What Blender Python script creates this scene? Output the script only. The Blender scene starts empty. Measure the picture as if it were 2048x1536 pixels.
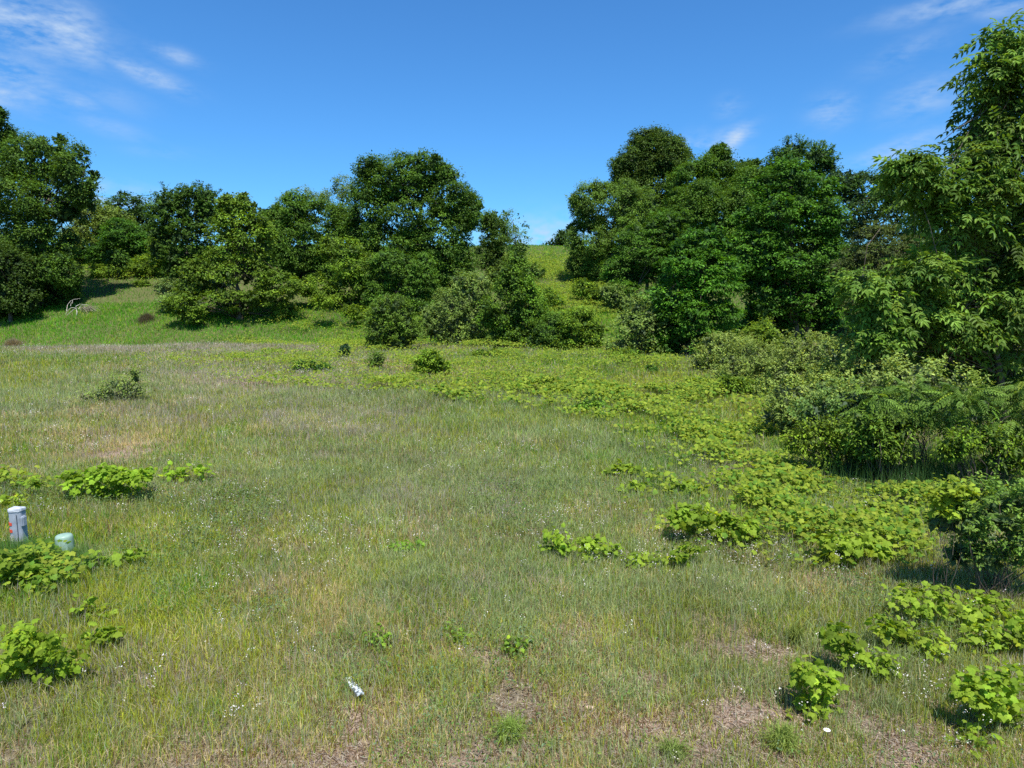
import bpy, math, time
import numpy as np
T0 = time.time()
sc = bpy.context.scene
col = sc.collection
rad = math.radians

# ------------------------------------------------------------------ camera
F = 1420.0                      # focal length in photo pixels (photo 2048 x 1536)
PITCH = math.atan(168 / F)
CAMZ = 3.8
cd = bpy.data.cameras.new('camera'); cam = bpy.data.objects.new('camera', cd); col.objects.link(cam)
cd.sensor_width = 36; cd.lens = 36 * F / 2048; cd.clip_start = .1; cd.clip_end = 6000
cam.location = (0, 0, CAMZ); cam.rotation_euler = (math.pi / 2 - PITCH, 0, 0)
sc.camera = cam

# ------------------------------------------------------------------ light
SUN_EL, SUN_AZ = 64.0, 166.0     # azimuth clockwise from +Y (view direction): high, right and a little behind the camera
w = bpy.data.worlds.new('World'); sc.world = w; w.use_nodes = True
nt = w.node_tree; nt.nodes.clear()
out = nt.nodes.new('ShaderNodeOutputWorld'); bg = nt.nodes.new('ShaderNodeBackground')
sky = nt.nodes.new('ShaderNodeTexSky'); sky.sky_type = 'NISHITA'; sky.sun_disc = False
sky.sun_elevation = rad(SUN_EL); sky.sun_rotation = rad(SUN_AZ)
sky.air_density = 1.0; sky.dust_density = 0.25; sky.ozone_density = 2.6; sky.altitude = 250
bg.inputs['Strength'].default_value = 0.078
# thin clouds at fixed directions of the sky, broken up by noise
tc = nt.nodes.new('ShaderNodeTexCoord')
def vmath(op, a, b=None):
    n = nt.nodes.new('ShaderNodeVectorMath'); n.operation = op
    nt.links.new(a, n.inputs[0])
    if b is not None:
        if isinstance(b, tuple): n.inputs[1].default_value = b
        else: nt.links.new(b, n.inputs[1])
    return n
def fmath(op, a, b=None, c=None, clamp=False):
    n = nt.nodes.new('ShaderNodeMath'); n.operation = op; n.use_clamp = clamp
    for i, v in enumerate((a, b, c)):
        if v is None: continue
        if isinstance(v, (int, float)): n.inputs[i].default_value = v
        else: nt.links.new(v, n.inputs[i])
    return n.outputs[0]
def pdir(px, py):
    a, b = (px - 1024) / F, (768 - py) / F
    c, s = math.cos(PITCH), math.sin(PITCH)
    d = np.array([a, c + b * s, -s + b * c]); return d / np.linalg.norm(d)
# domain: azimuth-like / elevation-like coordinates
sep = nt.nodes.new('ShaderNodeSeparateXYZ'); nt.links.new(tc.outputs['Generated'], sep.inputs[0])
az = fmath('ARCTAN2', sep.outputs[0], sep.outputs[1]); el = fmath('ARCSINE', sep.outputs[2])
comb = nt.nodes.new('ShaderNodeCombineXYZ'); nt.links.new(az, comb.inputs[0]); nt.links.new(el, comb.inputs[1])
nz = nt.nodes.new('ShaderNodeTexNoise'); nz.inputs['Scale'].default_value = 14; nz.inputs['Detail'].default_value = 7; nz.inputs['Roughness'].default_value = .58
warp = nt.nodes.new('ShaderNodeVectorMath'); warp.operation = 'MULTIPLY_ADD'
mp = nt.nodes.new('ShaderNodeMapping'); mp.inputs['Scale'].default_value = (1, 2.6, 1); mp.inputs['Rotation'].default_value = (0, 0, .25)
nt.links.new(comb.outputs[0], mp.inputs[0]); nt.links.new(mp.outputs[0], nz.inputs['Vector'])
nz2 = nt.nodes.new('ShaderNodeTexNoise'); nz2.inputs['Scale'].default_value = 55; nz2.inputs['Detail'].default_value = 5
nt.links.new(mp.outputs[0], nz2.inputs['Vector'])
total = None
CLOUDS = [(30, 40, 110, 45, -.15, 1.0), (135, 60, 55, 40, -.55, 1.0), (20, 150, 60, 40, -.3, .75), (0, 190, 40, 18, 0, .9), (295, 150, 60, 15, -.28, .8),
          (352, 113, 40, 12, -.2, .6), (145, 200, 38, 13, -.2, .45), (225, 195, 60, 22, -.2, .2), (210, 252, 70, 14, -.2, .3),
          (320, 303, 50, 10, 0, .2), (185, 372, 45, 14, -.1, .6), (250, 408, 120, 26, 0, .75),
          (1385, 302, 32, 22, .5, .9), (1465, 278, 36, 16, .5, 1.0), (1425, 290, 60, 16, .4, .6), (1415, 315, 60, 20, .2, .45),
          (1460, 215, 26, 18, 0, .35), (1665, 222, 36, 26, .1, .55), (1850, 195, 60, 28, .25, .5), (1790, 205, 30, 14, 0, .25),
          (1790, 300, 80, 16, .3, .6), (1850, 290, 60, 13, .1, .4), (1870, 330, 45, 28, .4, .65), (1820, 100, 70, 20, .3, .3), (2035, 130, 40, 30, .6, .6),
          (1930, 5, 110, 16, .05, .75), (2030, 8, 60, 14, 0, .7), (1095, 485, 110, 40, 0, 1.0), (1050, 455, 60, 30, .2, .25)]
for (px, py, rx, ry, rot, amt) in CLOUDS:
    d = pdir(px, py); a0, e0 = math.atan2(d[0], d[1]), math.asin(d[2])
    ra, re = rx / F * .85, ry / F * .9
    da = fmath('SUBTRACT', az, a0); de = fmath('SUBTRACT', el, e0)
    u = fmath('MULTIPLY_ADD', da, math.cos(rot) / ra, fmath('MULTIPLY', de, math.sin(rot) / ra))
    v = fmath('MULTIPLY_ADD', de, math.cos(rot) / re, fmath('MULTIPLY', da, -math.sin(rot) / re))
    r2 = fmath('ADD', fmath('MULTIPLY', u, u), fmath('MULTIPLY', v, v))
    g = fmath('MULTIPLY', fmath('EXPONENT', fmath('MULTIPLY', r2, -.8)), amt)
    total = g if total is None else fmath('MAXIMUM', total, g)
nn = fmath('ADD', fmath('MULTIPLY', nz.outputs[0], 1.3), fmath('MULTIPLY', nz2.outputs[0], .5))
cm = fmath('MULTIPLY', total, fmath('MULTIPLY', fmath('SUBTRACT', nn, .70), 2.6, clamp=True), clamp=True)
cm = fmath('MULTIPLY', cm, .95, clamp=True)
hs = nt.nodes.new('ShaderNodeMix'); hs.data_type = 'RGBA'; hs.blend_type = 'MIX'
nt.links.new(cm, hs.inputs[0])
gain = nt.nodes.new('ShaderNodeMix'); gain.data_type = 'RGBA'; gain.blend_type = 'MULTIPLY'; gain.inputs[0].default_value = 1
nt.links.new(sky.outputs[0], gain.inputs[6]); gain.inputs[7].default_value = (.47, 1.02, 1.5, 1)
nt.links.new(gain.outputs[2], hs.inputs[6]); hs.inputs[7].default_value = (4.6, 5.9, 7.7, 1)
nt.links.new(hs.outputs[2], bg.inputs[0]); nt.links.new(bg.outputs[0], out.inputs[0])

sd = bpy.data.lights.new('sun', 'SUN'); sun = bpy.data.objects.new('sun', sd); col.objects.link(sun)
sd.energy = 5.0; sd.angle = rad(.53); sd.color = (1, .95, .86)
sx, sy = math.sin(rad(SUN_AZ)), math.cos(rad(SUN_AZ))
from mathutils import Vector, Matrix
S = Vector((sx * math.cos(rad(SUN_EL)), sy * math.cos(rad(SUN_EL)), math.sin(rad(SUN_EL))))
sun.rotation_euler = S.to_track_quat('Z', 'Y').to_euler(); sun.location = (0, 0, 60)

sc.view_settings.view_transform = 'Standard'; sc.view_settings.look = 'None'
sc.view_settings.exposure = 0.62; sc.view_settings.gamma = 1
sc.render.engine = 'CYCLES'
cy = sc.cycles
cy.max_bounces = 5; cy.diffuse_bounces = 3; cy.glossy_bounces = 2; cy.transmission_bounces = 3; cy.transparent_max_bounces = 4
cy.use_denoising = False; cy.sample_clamp_indirect = 4; cy.caustics_reflective = False; cy.caustics_refractive = False

# ------------------------------------------------------------------ pixel <-> world helpers (only used to read positions off the photo)
CP, SP = math.cos(PITCH), math.sin(PITCH)
def vnoise(x, y, s, seed):
    x = np.asarray(x, float) / s; y = np.asarray(y, float) / s
    xi, yi = np.floor(x).astype(np.int64), np.floor(y).astype(np.int64)
    fx, fy = x - xi, y - yi; fx = fx * fx * (3 - 2 * fx); fy = fy * fy * (3 - 2 * fy)
    def h(a, b):
        n = (a * 374761393 + b * 668265263 + seed * 1442695041) & 0x7fffffff
        n = ((n ^ (n >> 13)) * 1274126177) & 0x7fffffff
        return ((n ^ (n >> 16)) & 0xffff) / 65535.
    return (h(xi, yi) * (1 - fx) + h(xi + 1, yi) * fx) * (1 - fy) + (h(xi, yi + 1) * (1 - fx) + h(xi + 1, yi + 1) * fx) * fy
def fbm(x, y, s, seed):
    return .55 * vnoise(x, y, s, seed) + .28 * vnoise(x, y, s * .47, seed + 7) + .17 * vnoise(x, y, s * .21, seed + 13)
def sst(a, b, x):
    t = np.clip((x - a) / (b - a), 0, 1); return t * t * (3 - 2 * t)
def ramp(t, k=4.0):
    return .5 * (t + np.sqrt(t * t + k)) - .5 * (np.sqrt(k)) * np.exp(-np.abs(t) / 6)
def terr(x, y):
    x = np.asarray(x, float); y = np.asarray(y, float)
    z = .0125 * np.clip(y - 5, 0, 43)
    wl = sst(-6, -20, x)
    dip = np.exp(-((y - 54.5) / 3.6) ** 2)
    z = z - wl * .75 * dip
    t = y - 54
    hc = .196 * np.minimum(ramp(t), 58 + 0 * t)
    hl = .33 * np.clip(ramp(t - 3), 0, 20) + .13 * np.clip(ramp(t - 23), 0, 40)
    h = hc * (1 - wl) + hl * wl
    h = h - .03 * np.clip(y - 116, 0, 500)
    h = np.where(y < 44, h * sst(36, 44, y), h)
    z = z + h
    z = z + (fbm(x, y, 9, 3) - .5) * .35 * sst(5, 30, y) + (fbm(x, y, 2.3, 5) - .5) * .08
    z = z + (fbm(x, y, 25, 9) - .5) * 1.2 * sst(60, 90, y)
    return z
def ray(px, py):
    a, b = (px - 1024) / F, (768 - py) / F
    return np.array([a, CP + b * SP, -SP + b * CP])
def at(px, py, D):
    d = ray(px, py); t = D / d[1]
    return np.array([0, 0, CAMZ]) + d * t
def ground(px, py):
    d = ray(px, py); t = 3.0
    while t < 200:
        p = np.array([0, 0, CAMZ]) + d * t
        if p[2] <= terr(p[0], p[1]): break
        t += .05 if t < 40 else .2
    p[2] = float(terr(p[0], p[1])); return p
def proj(P):
    x, y, z = P[:, 0], P[:, 1], P[:, 2] - CAMZ
    f = y * CP - z * SP; u = y * SP + z * CP
    f = np.maximum(f, .1)
    return 1024 + F * x / f, 768 - F * u / f
def patchmap(px, py, patches):
    o = np.zeros(px.shape)
    for (cx, cy_, rx, ry, a) in patches:
        o = np.maximum(o, a * np.exp(-(((px - cx) / rx) ** 2 + ((py - cy_) / ry) ** 2)))
    return o

# ------------------------------------------------------------------ materials
def leafmat(name, trans=.35, rough=.5, gloss=.35):
    m = bpy.data.materials.new(name); m.use_nodes = True; t = m.node_tree; t.nodes.clear()
    o = t.nodes.new('ShaderNodeOutputMaterial'); a = t.nodes.new('ShaderNodeAttribute'); a.attribute_name = 'col'
    p = t.nodes.new('ShaderNodeBsdfPrincipled'); p.inputs['Roughness'].default_value = rough; p.inputs['Specular IOR Level'].default_value = gloss
    t.links.new(a.outputs['Color'], p.inputs['Base Color'])
    tr = t.nodes.new('ShaderNodeBsdfTranslucent')
    mu = t.nodes.new('ShaderNodeMix'); mu.data_type = 'RGBA'; mu.blend_type = 'MULTIPLY'; mu.inputs[0].default_value = 1
    t.links.new(a.outputs['Color'], mu.inputs[6]); mu.inputs[7].default_value = (1.7, 1.5, .5, 1)
    t.links.new(mu.outputs[2], tr.inputs['Color'])
    mx = t.nodes.new('ShaderNodeMixShader'); mx.inputs[0].default_value = trans
    t.links.new(p.outputs[0], mx.inputs[1]); t.links.new(tr.outputs[0], mx.inputs[2]); t.links.new(mx.outputs[0], o.inputs[0])
    return m
M_LEAF = leafmat('foliage', .3, .55, .18)
M_VINE = leafmat('vine_leaves', .45, .6, .12)
M_GRASS = leafmat('grass_blades', .42, .7, .08)
M_FLOWER = leafmat('petals', .3, .8, .1)
def simple(name, c1, c2=None, rough=.7, scale=20, bump=0., metal=0., spec=.4):
    m = bpy.data.materials.new(name); m.use_nodes = True; t = m.node_tree
    p = t.nodes['Principled BSDF']; p.inputs['Roughness'].default_value = rough; p.inputs['Metallic'].default_value = metal
    p.inputs['Specular IOR Level'].default_value = spec
    co = t.nodes.new('ShaderNodeTexCoord'); n = t.nodes.new('ShaderNodeTexNoise'); n.inputs['Scale'].default_value = scale; n.inputs['Detail'].default_value = 6
    t.links.new(co.outputs['Object'], n.inputs['Vector'])
    r = t.nodes.new('ShaderNodeValToRGB'); r.color_ramp.elements[0].position = .35; r.color_ramp.elements[1].position = .65
    r.color_ramp.elements[0].color = (*c1, 1); r.color_ramp.elements[1].color = (*(c2 or c1), 1)
    t.links.new(n.outputs[0], r.inputs[0]); t.links.new(r.outputs[0], p.inputs['Base Color'])
    if bump:
        b = t.nodes.new('ShaderNodeBump'); b.inputs['Strength'].default_value = bump; b.inputs['Distance'].default_value = .02
        t.links.new(n.outputs[0], b.inputs['Height']); t.links.new(b.outputs[0], p.inputs['Normal'])
    return m
M_BARK = simple('bark', (.055, .042, .03), (.13, .105, .08), .9, 6, .6)
M_PALEBARK = simple('bleached_wood', (.42, .39, .34), (.62, .58, .52), .8, 8, .3)
M_STEM = simple('green_stem', (.10, .09, .03), (.14, .15, .04), .7, 12)

def ground_mat():
    m = bpy.data.materials.new('meadow_soil'); m.use_nodes = True; t = m.node_tree; p = t.nodes['Principled BSDF']
    p.inputs['Roughness'].default_value = .95; p.inputs['Specular IOR Level'].default_value = .1
    g = t.nodes.new('ShaderNodeNewGeometry')
    def noise(s, d=6, r=.6):
        n = t.nodes.new('ShaderNodeTexNoise'); n.inputs['Scale'].default_value = s; n.inputs['Detail'].default_value = d; n.inputs['Roughness'].default_value = r
        t.links.new(g.outputs['Position'], n.inputs['Vector']); return n
    def rampn(n, els):
        r = t.nodes.new('ShaderNodeValToRGB'); e = r.color_ramp.elements
        e[0].position, e[0].color = els[0][0], (*els[0][1], 1); e[1].position, e[1].color = els[-1][0], (*els[-1][1], 1)
        for (q, c) in els[1:-1]:
            k = e.new(q); k.color = (*c, 1)
        t.links.new(n.outputs[0], r.inputs[0]); return r
    fine = rampn(noise(28, 8, .75), [(.30, (.08, .062, .05)), (.45, (.19, .155, .125)), (.56, (.31, .265, .225)), (.70, (.54, .49, .44))])
    big = rampn(noise(.9, 5, .6), [(.38, (.75, .72, .62)), (.62, (1.15, 1.0, .92))])
    mul = t.nodes.new('ShaderNodeMix'); mul.data_type = 'RGBA'; mul.blend_type = 'MULTIPLY'; mul.inputs[0].default_value = 1
    t.links.new(fine.outputs[0], mul.inputs[6]); t.links.new(big.outputs[0], mul.inputs[7])
    thatch = rampn(noise(14, 8, .7), [(.35, (.045, .055, .02)), (.55, (.11, .12, .045)), (.7, (.2, .19, .09))])
    a = t.nodes.new('ShaderNodeAttribute'); a.attribute_name = 'lush'
    mx = t.nodes.new('ShaderNodeMix'); mx.data_type = 'RGBA'
    t.links.new(a.outputs['Fac'], mx.inputs[0]); t.links.new(mul.outputs[2], mx.inputs[6]); t.links.new(thatch.outputs[0], mx.inputs[7])
    t.links.new(mx.outputs[2], p.inputs['Base Color'])
    b = t.nodes.new('ShaderNodeBump'); b.inputs['Strength'].default_value = .9; b.inputs['Distance'].default_value = .03
    t.links.new(noise(34, 8, .7).outputs[0], b.inputs['Height']); t.links.new(b.outputs[0], p.inputs['Normal'])
    return m

# ------------------------------------------------------------------ mesh buffer
def tag(o, label=None, cat=None, group=None, kind=None):
    if label: o['label'] = label
    if cat: o['category'] = cat
    if group: o['group'] = group
    if kind: o['kind'] = kind
    return o
class Buf:
    def __init__(s): s.v = []; s.l = []; s.t = []; s.c = []; s.n = 0
    def add(s, V, L, Tt, C):
        s.v.append(V.astype(np.float32)); s.l.append((L + s.n).astype(np.int32)); s.t.append(Tt.astype(np.int32)); s.c.append(C.astype(np.float32)); s.n += len(V)
    def build(s, name, mat, parent=None, origin=None, smooth=False):
        V = np.concatenate(s.v); L = np.concatenate(s.l); Tt = np.concatenate(s.t); C = np.concatenate(s.c)
        if origin is not None: V = V - np.asarray(origin, np.float32)
        me = bpy.data.meshes.new(name)
        me.vertices.add(len(V)); me.vertices.foreach_set('co', V.ravel())
        me.loops.add(len(L)); me.loops.foreach_set('vertex_index', L)
        st = np.concatenate([[0], np.cumsum(Tt)[:-1]]).astype(np.int32)
        me.polygons.add(len(Tt)); me.polygons.foreach_set('loop_start', st); me.polygons.foreach_set('loop_total', Tt)
        at_ = me.attributes.new('col', 'BYTE_COLOR' if len(V) > 3000000 else 'FLOAT_COLOR', 'POINT')
        cc = np.ones((len(C), 4), np.float32); cc[:, :3] = np.clip(C, 0, 1)
        at_.data.foreach_set('color', cc.ravel())
        me.polygons.foreach_set('use_smooth', np.full(len(Tt), smooth))
        me.update(); me.materials.append(mat)
        o = bpy.data.objects.new(name, me); col.objects.link(o)
        if parent is not None: o.parent = parent
        elif origin is not None: o.location = origin
        return o
def empty(name, loc):
    o = bpy.data.objects.new(name, None); o.empty_display_size = .3; o.location = loc; col.objects.link(o); return o

def nrm(v): return v / np.maximum(np.linalg.norm(v, axis=-1, keepdims=True), 1e-9)
def frames(n, t):
    z = nrm(n); x = nrm(t - z * np.sum(t * z, -1, keepdims=True)); y = np.cross(z, x)
    return np.stack([x, y, z], -1)          # columns are axes
def tmpl(V, Fc): return (np.array(V, float), np.concatenate([np.array(f) for f in Fc]), np.array([len(f) for f in Fc]))
T_RHOMB = tmpl([(0, 0, 0), (.42, .31, .05), (1, 0, -.06), (.42, -.31, .05)], [(0, 3, 2, 1)])
T_OVAL = tmpl([(0, 0, 0), (.3, .2, .06), (.68, .17, .04), (1, 0, -.12), (.68, -.17, .04), (.3, -.2, .06)], [(0, 3, 2, 1), (0, 5, 4, 3)])
T_LANCE = tmpl([(0, 0, 0), (.3, .12, .03), (.68, .1, .02), (1, 0, -.16), (.68, -.1, .02), (.3, -.12, .03)], [(0, 3, 2, 1), (0, 5, 4, 3)])
_g = [(0, 0, 0), (-.12, .2, -.02), (.08, .46, -.06), (.3, .4, .0), (.5, .52, -.08), (.66, .26, .0), (1, 0, -.12)]
_V = _g + [(x, -y, z) for (x, y, z) in _g[1:6]][::-1] + [(.38, 0, .06)]
T_GRAPE = tmpl(_V, [(12, (i + 1) % 12, i) for i in range(12)])
_m = [(0, 0, 0), (.1, .42, -.05), (.36, .24, 0), (.62, .46, -.06), (.62, .15, 0), (1, 0, -.1)]
_V = _m + [(x, -y, z) for (x, y, z) in _m[1:5]][::-1]
T_MAPLE = tmpl(_V, [(0, 9, 8, 2, 1), (2, 8, 7, 6, 5), (2, 5, 4, 3)] if False else [(0, 2, 1), (0, 9, 8), (0, 8, 6, 5), (0, 5, 4, 2), (4, 3, 2), (8, 7, 6)])
def compound(npair, ll, lw, droop, tip=True, span=1.):
    V = []; Fc = []
    def leaflet(b, ang, tilt, L, W):
        d = np.array([math.cos(ang), math.sin(ang), 0]); s = np.array([-math.sin(ang), math.cos(ang), 0]); k = len(V)
        for (u, v_, z) in [(0, 0, 0), (.3, .5, .05), (.68, .4, .0), (1, 0, -.22), (.68, -.4, .0), (.3, -.5, .05)]:
            V.append(tuple(b + d * u * L + s * v_ * W + np.array([0, 0, z * L - tilt * u * L])))
        Fc.extend([(k, k + 3, k + 2, k + 1), (k, k + 5, k + 4, k + 3)])
    for i in range(npair):
        u = (.22 + .72 * i / max(npair - 1, 1)) * span; b = np.array([u, 0, -droop * u * u])
        for sgn in (1, -1): leaflet(b, sgn * (1.15 - .25 * u), .25, ll * (1 - .35 * abs(u - .55)), lw)
    if tip: leaflet(np.array([span, 0, -droop * span]), 0, .35, ll, lw)
    k = len(V); V.extend([(0, .006, 0), (0, -.006, 0), (span, -.003, -droop * span), (span, .003, -droop * span)]); Fc.append((k, k + 1, k + 2, k + 3))
    return tmpl(V, Fc)
T_ASH = compound(3, .44, .17, .2)
T_SUMAC = compound(6, .27, .10, .3)

def scatter(buf, T, P, R, scale, C):
    V, L, Tt = T; N = len(P); n = len(V)
    sc_ = np.asarray(scale).reshape(-1, 1, 1) * np.ones((N, 1, 1))
    W = np.einsum('nij,kj->nki', R, V) * sc_ + P[:, None, :]
    LL = (L[None, :] + (np.arange(N) * n)[:, None]).ravel()
    buf.add(W.reshape(-1, 3), LL, np.tile(Tt, N), np.repeat(C, n, 0))
def rdir(rng, n):
    return nrm(rng.normal(size=(n, 3)))

# ------------------------------------------------------------------ tubes
def tube(buf, pts, rs, sides=6, c=(.1, .1, .1)):
    pts = np.asarray(pts, float); n = len(pts)
    tan = nrm(np.gradient(pts, axis=0)); ref = np.where(np.abs(tan[:, 2:3]) < .9, np.array([[0, 0, 1.]]), np.array([[1., 0, 0]]))
    a = nrm(np.cross(tan, ref)); b = np.cross(tan, a)
    th = np.linspace(0, 2 * math.pi, sides, endpoint=False)
    V = pts[:, None, :] + (a[:, None, :] * np.cos(th)[None, :, None] + b[:, None, :] * np.sin(th)[None, :, None]) * np.asarray(rs)[:, None, None]
    L = []
    for i in range(n - 1):
        for j in range(sides):
            k = (j + 1) % sides; L += [i * sides + j, i * sides + k, (i + 1) * sides + k, (i + 1) * sides + j]
    caps = list(range((n - 1) * sides, n * sides))
    buf.add(V.reshape(-1, 3), np.array(L + caps), np.array([4] * ((n - 1) * sides) + [sides]), np.tile(np.array(c, float), (n * sides, 1)))
def wig(rng, p0, p1, n=6, amp=.08):
    p0, p1 = np.asarray(p0, float), np.asarray(p1, float); L = np.linalg.norm(p1 - p0)
    t = np.linspace(0, 1, n)[:, None]; w_ = rng.normal(size=(n, 3)) * amp * L * np.sin(t * math.pi)
    w_ = (w_ + np.roll(w_, 1, 0)) / 2; w_[0] = w_[-1] = 0
    return p0 + (p1 - p0) * t + w_

# ------------------------------------------------------------------ crowns
NLEAF = [0]
def surf_points(rng, C, R, cr, sub=12, dens=1.0, back=.55, lowcut=-.95):
    """C (k,3), R (k,3): lobes -> clump centres and outward normals on a lumpy surface"""
    SC, SR = [], []
    for c, r in zip(C, R):
        SC.append(c); SR.append(r * .80)
        d = rdir(rng, sub)
        for q in d:
            f = rng.uniform(.18, .46); SC.append(c + q * r * (1 - f) * rng.uniform(.92, 1.24)); SR.append(r * f)
    SC, SR = np.array(SC), np.array(SR)
    P, N = [], []
    for c, r in zip(SC, SR):
        A = 4 * math.pi * (np.prod(r) ** (2 / 3))
        n = max(3, int(A * dens * .62 / cr ** 2 + rng.random()))
        d = rdir(rng, n); P.append(c + d * r * rng.uniform(.80, 1.10, (n, 1))); N.append(nrm(d / r))
    P, N = np.concatenate(P), np.concatenate(N)
    keep = np.ones(len(P), bool)
    for c, r in zip(SC, SR):
        q = np.sum(((P - c) / r) ** 2, 1); keep &= ~((q < .66) & (rng.random(len(P)) < .93))
    tocam = nrm(np.array([[0, 0, CAMZ]]) - P); facing = np.sum(tocam * N, 1)
    keep &= (facing > -.25) | (rng.random(len(P)) < back)
    keep &= N[:, 2] > lowcut
    return P[keep], N[keep], SC, SR

def crown(buf, rng, C, R, st):
    cr = st['cr']; P, N, SC, SR = surf_points(rng, C, R, cr, st.get('sub', 12), st.get('dens', 1.), st.get('back', .5), st.get('lowcut', -.95))
    g0 = terr(P[:, 0], P[:, 1]); ok = P[:, 2] > g0 + cr * .3; P, N = P[ok], N[ok]
    gap = st.get('gap', .0)
    if gap:
        h = fbm(P[:, 0] * 1.0 + P[:, 1] * .7, P[:, 2], cr * 4, 31); k = h > np.quantile(h, gap); P, N = P[k], N[k]
    GAIN_ = np.array([1.24, 1.27, .75]) if st['M'] is M_VINE else np.array([1.32, 1.44, .66]) * (.86 if P[:, 1].mean() > 36 else 1); base = np.array(st['c'], float); c2 = np.array(st.get('c2', st['c']), float)
    n = st['n']; m = len(P)
    cl = np.clip(rng.normal(1, st.get('cv', .13), m) + .7 * (fbm(P[:, 0] + .6 * P[:, 1], P[:, 2] + .4 * P[:, 1], 4.5 * cr, 91) - .5), .6, 1.6); mixc = np.clip(rng.normal(.35, .3, m), 0, 1)
    idx = np.repeat(np.arange(m), n)
    o = rdir(rng, m * n) * (rng.random((m * n, 1)) ** (1 / 2.2)) * cr * rng.uniform(.65, 1.35, m)[idx][:, None]
    o[:, 2] *= st.get('flat', .65)
    if st.get('twig', 0):
        tw = st['twig']; ntw = 3
        td = nrm(N[:, None, :] * st.get('tout', .7) + np.array([0, 0, st.get('tup', .7)]) + rng.normal(size=(m, ntw, 3)) * .45)
        k = rng.integers(0, ntw, m * n); u = rng.random((m * n, 1)) ** .8
        tdd = td[idx, k]; o = o * .25 + tdd * u * tw + np.array([0, 0, -1.]) * (u ** 2) * tw * st.get('tdroop', .0)
        ldir = nrm(tdd + rng.normal(size=(m * n, 3)) * .8)
    else:
        lift = (rng.random(m) < .16)[idx]
        o[lift] *= 1.6
        ldir = nrm(o + N[idx] * cr * .5 + rng.normal(size=(m * n, 3)) * cr * .35 + np.array([0, 0, -cr * st.get('droop', .35)]))
    pos = P[idx] + o
    nor = nrm(N[idx] * st.get('wn', .45) + np.array([0, 0, st.get('wu', .7)]) + rng.normal(size=(m * n, 3)) * st.get('wr', .42))
    L = st['L'] * rng.uniform(*st.get('sv', (.65, 1.25)), m * n)
    cc = GAIN_ * base[None] * (1 - mixc[idx, None]) + GAIN_ * c2[None] * mixc[idx, None]
    cc = cc * (cl[idx] * rng.uniform(.72, 1.3, m * n))[:, None]
    yel = rng.random(m * n) < .04
    cc[yel] *= np.array([1.45, 1.2, .8])
    scatter(buf, st['T'], pos, frames(nor, ldir), L, cc); NLEAF[0] += m * n
    # inner foliage that closes the crown
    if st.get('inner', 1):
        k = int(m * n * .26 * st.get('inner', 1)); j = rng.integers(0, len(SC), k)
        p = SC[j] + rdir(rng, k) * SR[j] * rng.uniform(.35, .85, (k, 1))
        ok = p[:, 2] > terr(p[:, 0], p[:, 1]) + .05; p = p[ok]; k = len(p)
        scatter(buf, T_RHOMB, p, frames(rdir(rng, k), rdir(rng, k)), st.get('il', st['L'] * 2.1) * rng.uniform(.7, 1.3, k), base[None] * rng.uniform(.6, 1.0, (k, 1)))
    return P, N

def lobes3(lobes, D, deep=1.):
    C, R = [], []
    for lb in lobes:
        px, py, rx, ry = lb[:4]; off = lb[4] if len(lb) > 4 else 0.
        d = D + off; c = at(px, py, d); s = d / (F * (CP))
        rx_, rz_ = rx * s, ry * s
        C.append(c); R.append((rx_, (rx_ + rz_) / 2 * deep, rz_))
    return np.array(C), np.array(R)

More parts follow.
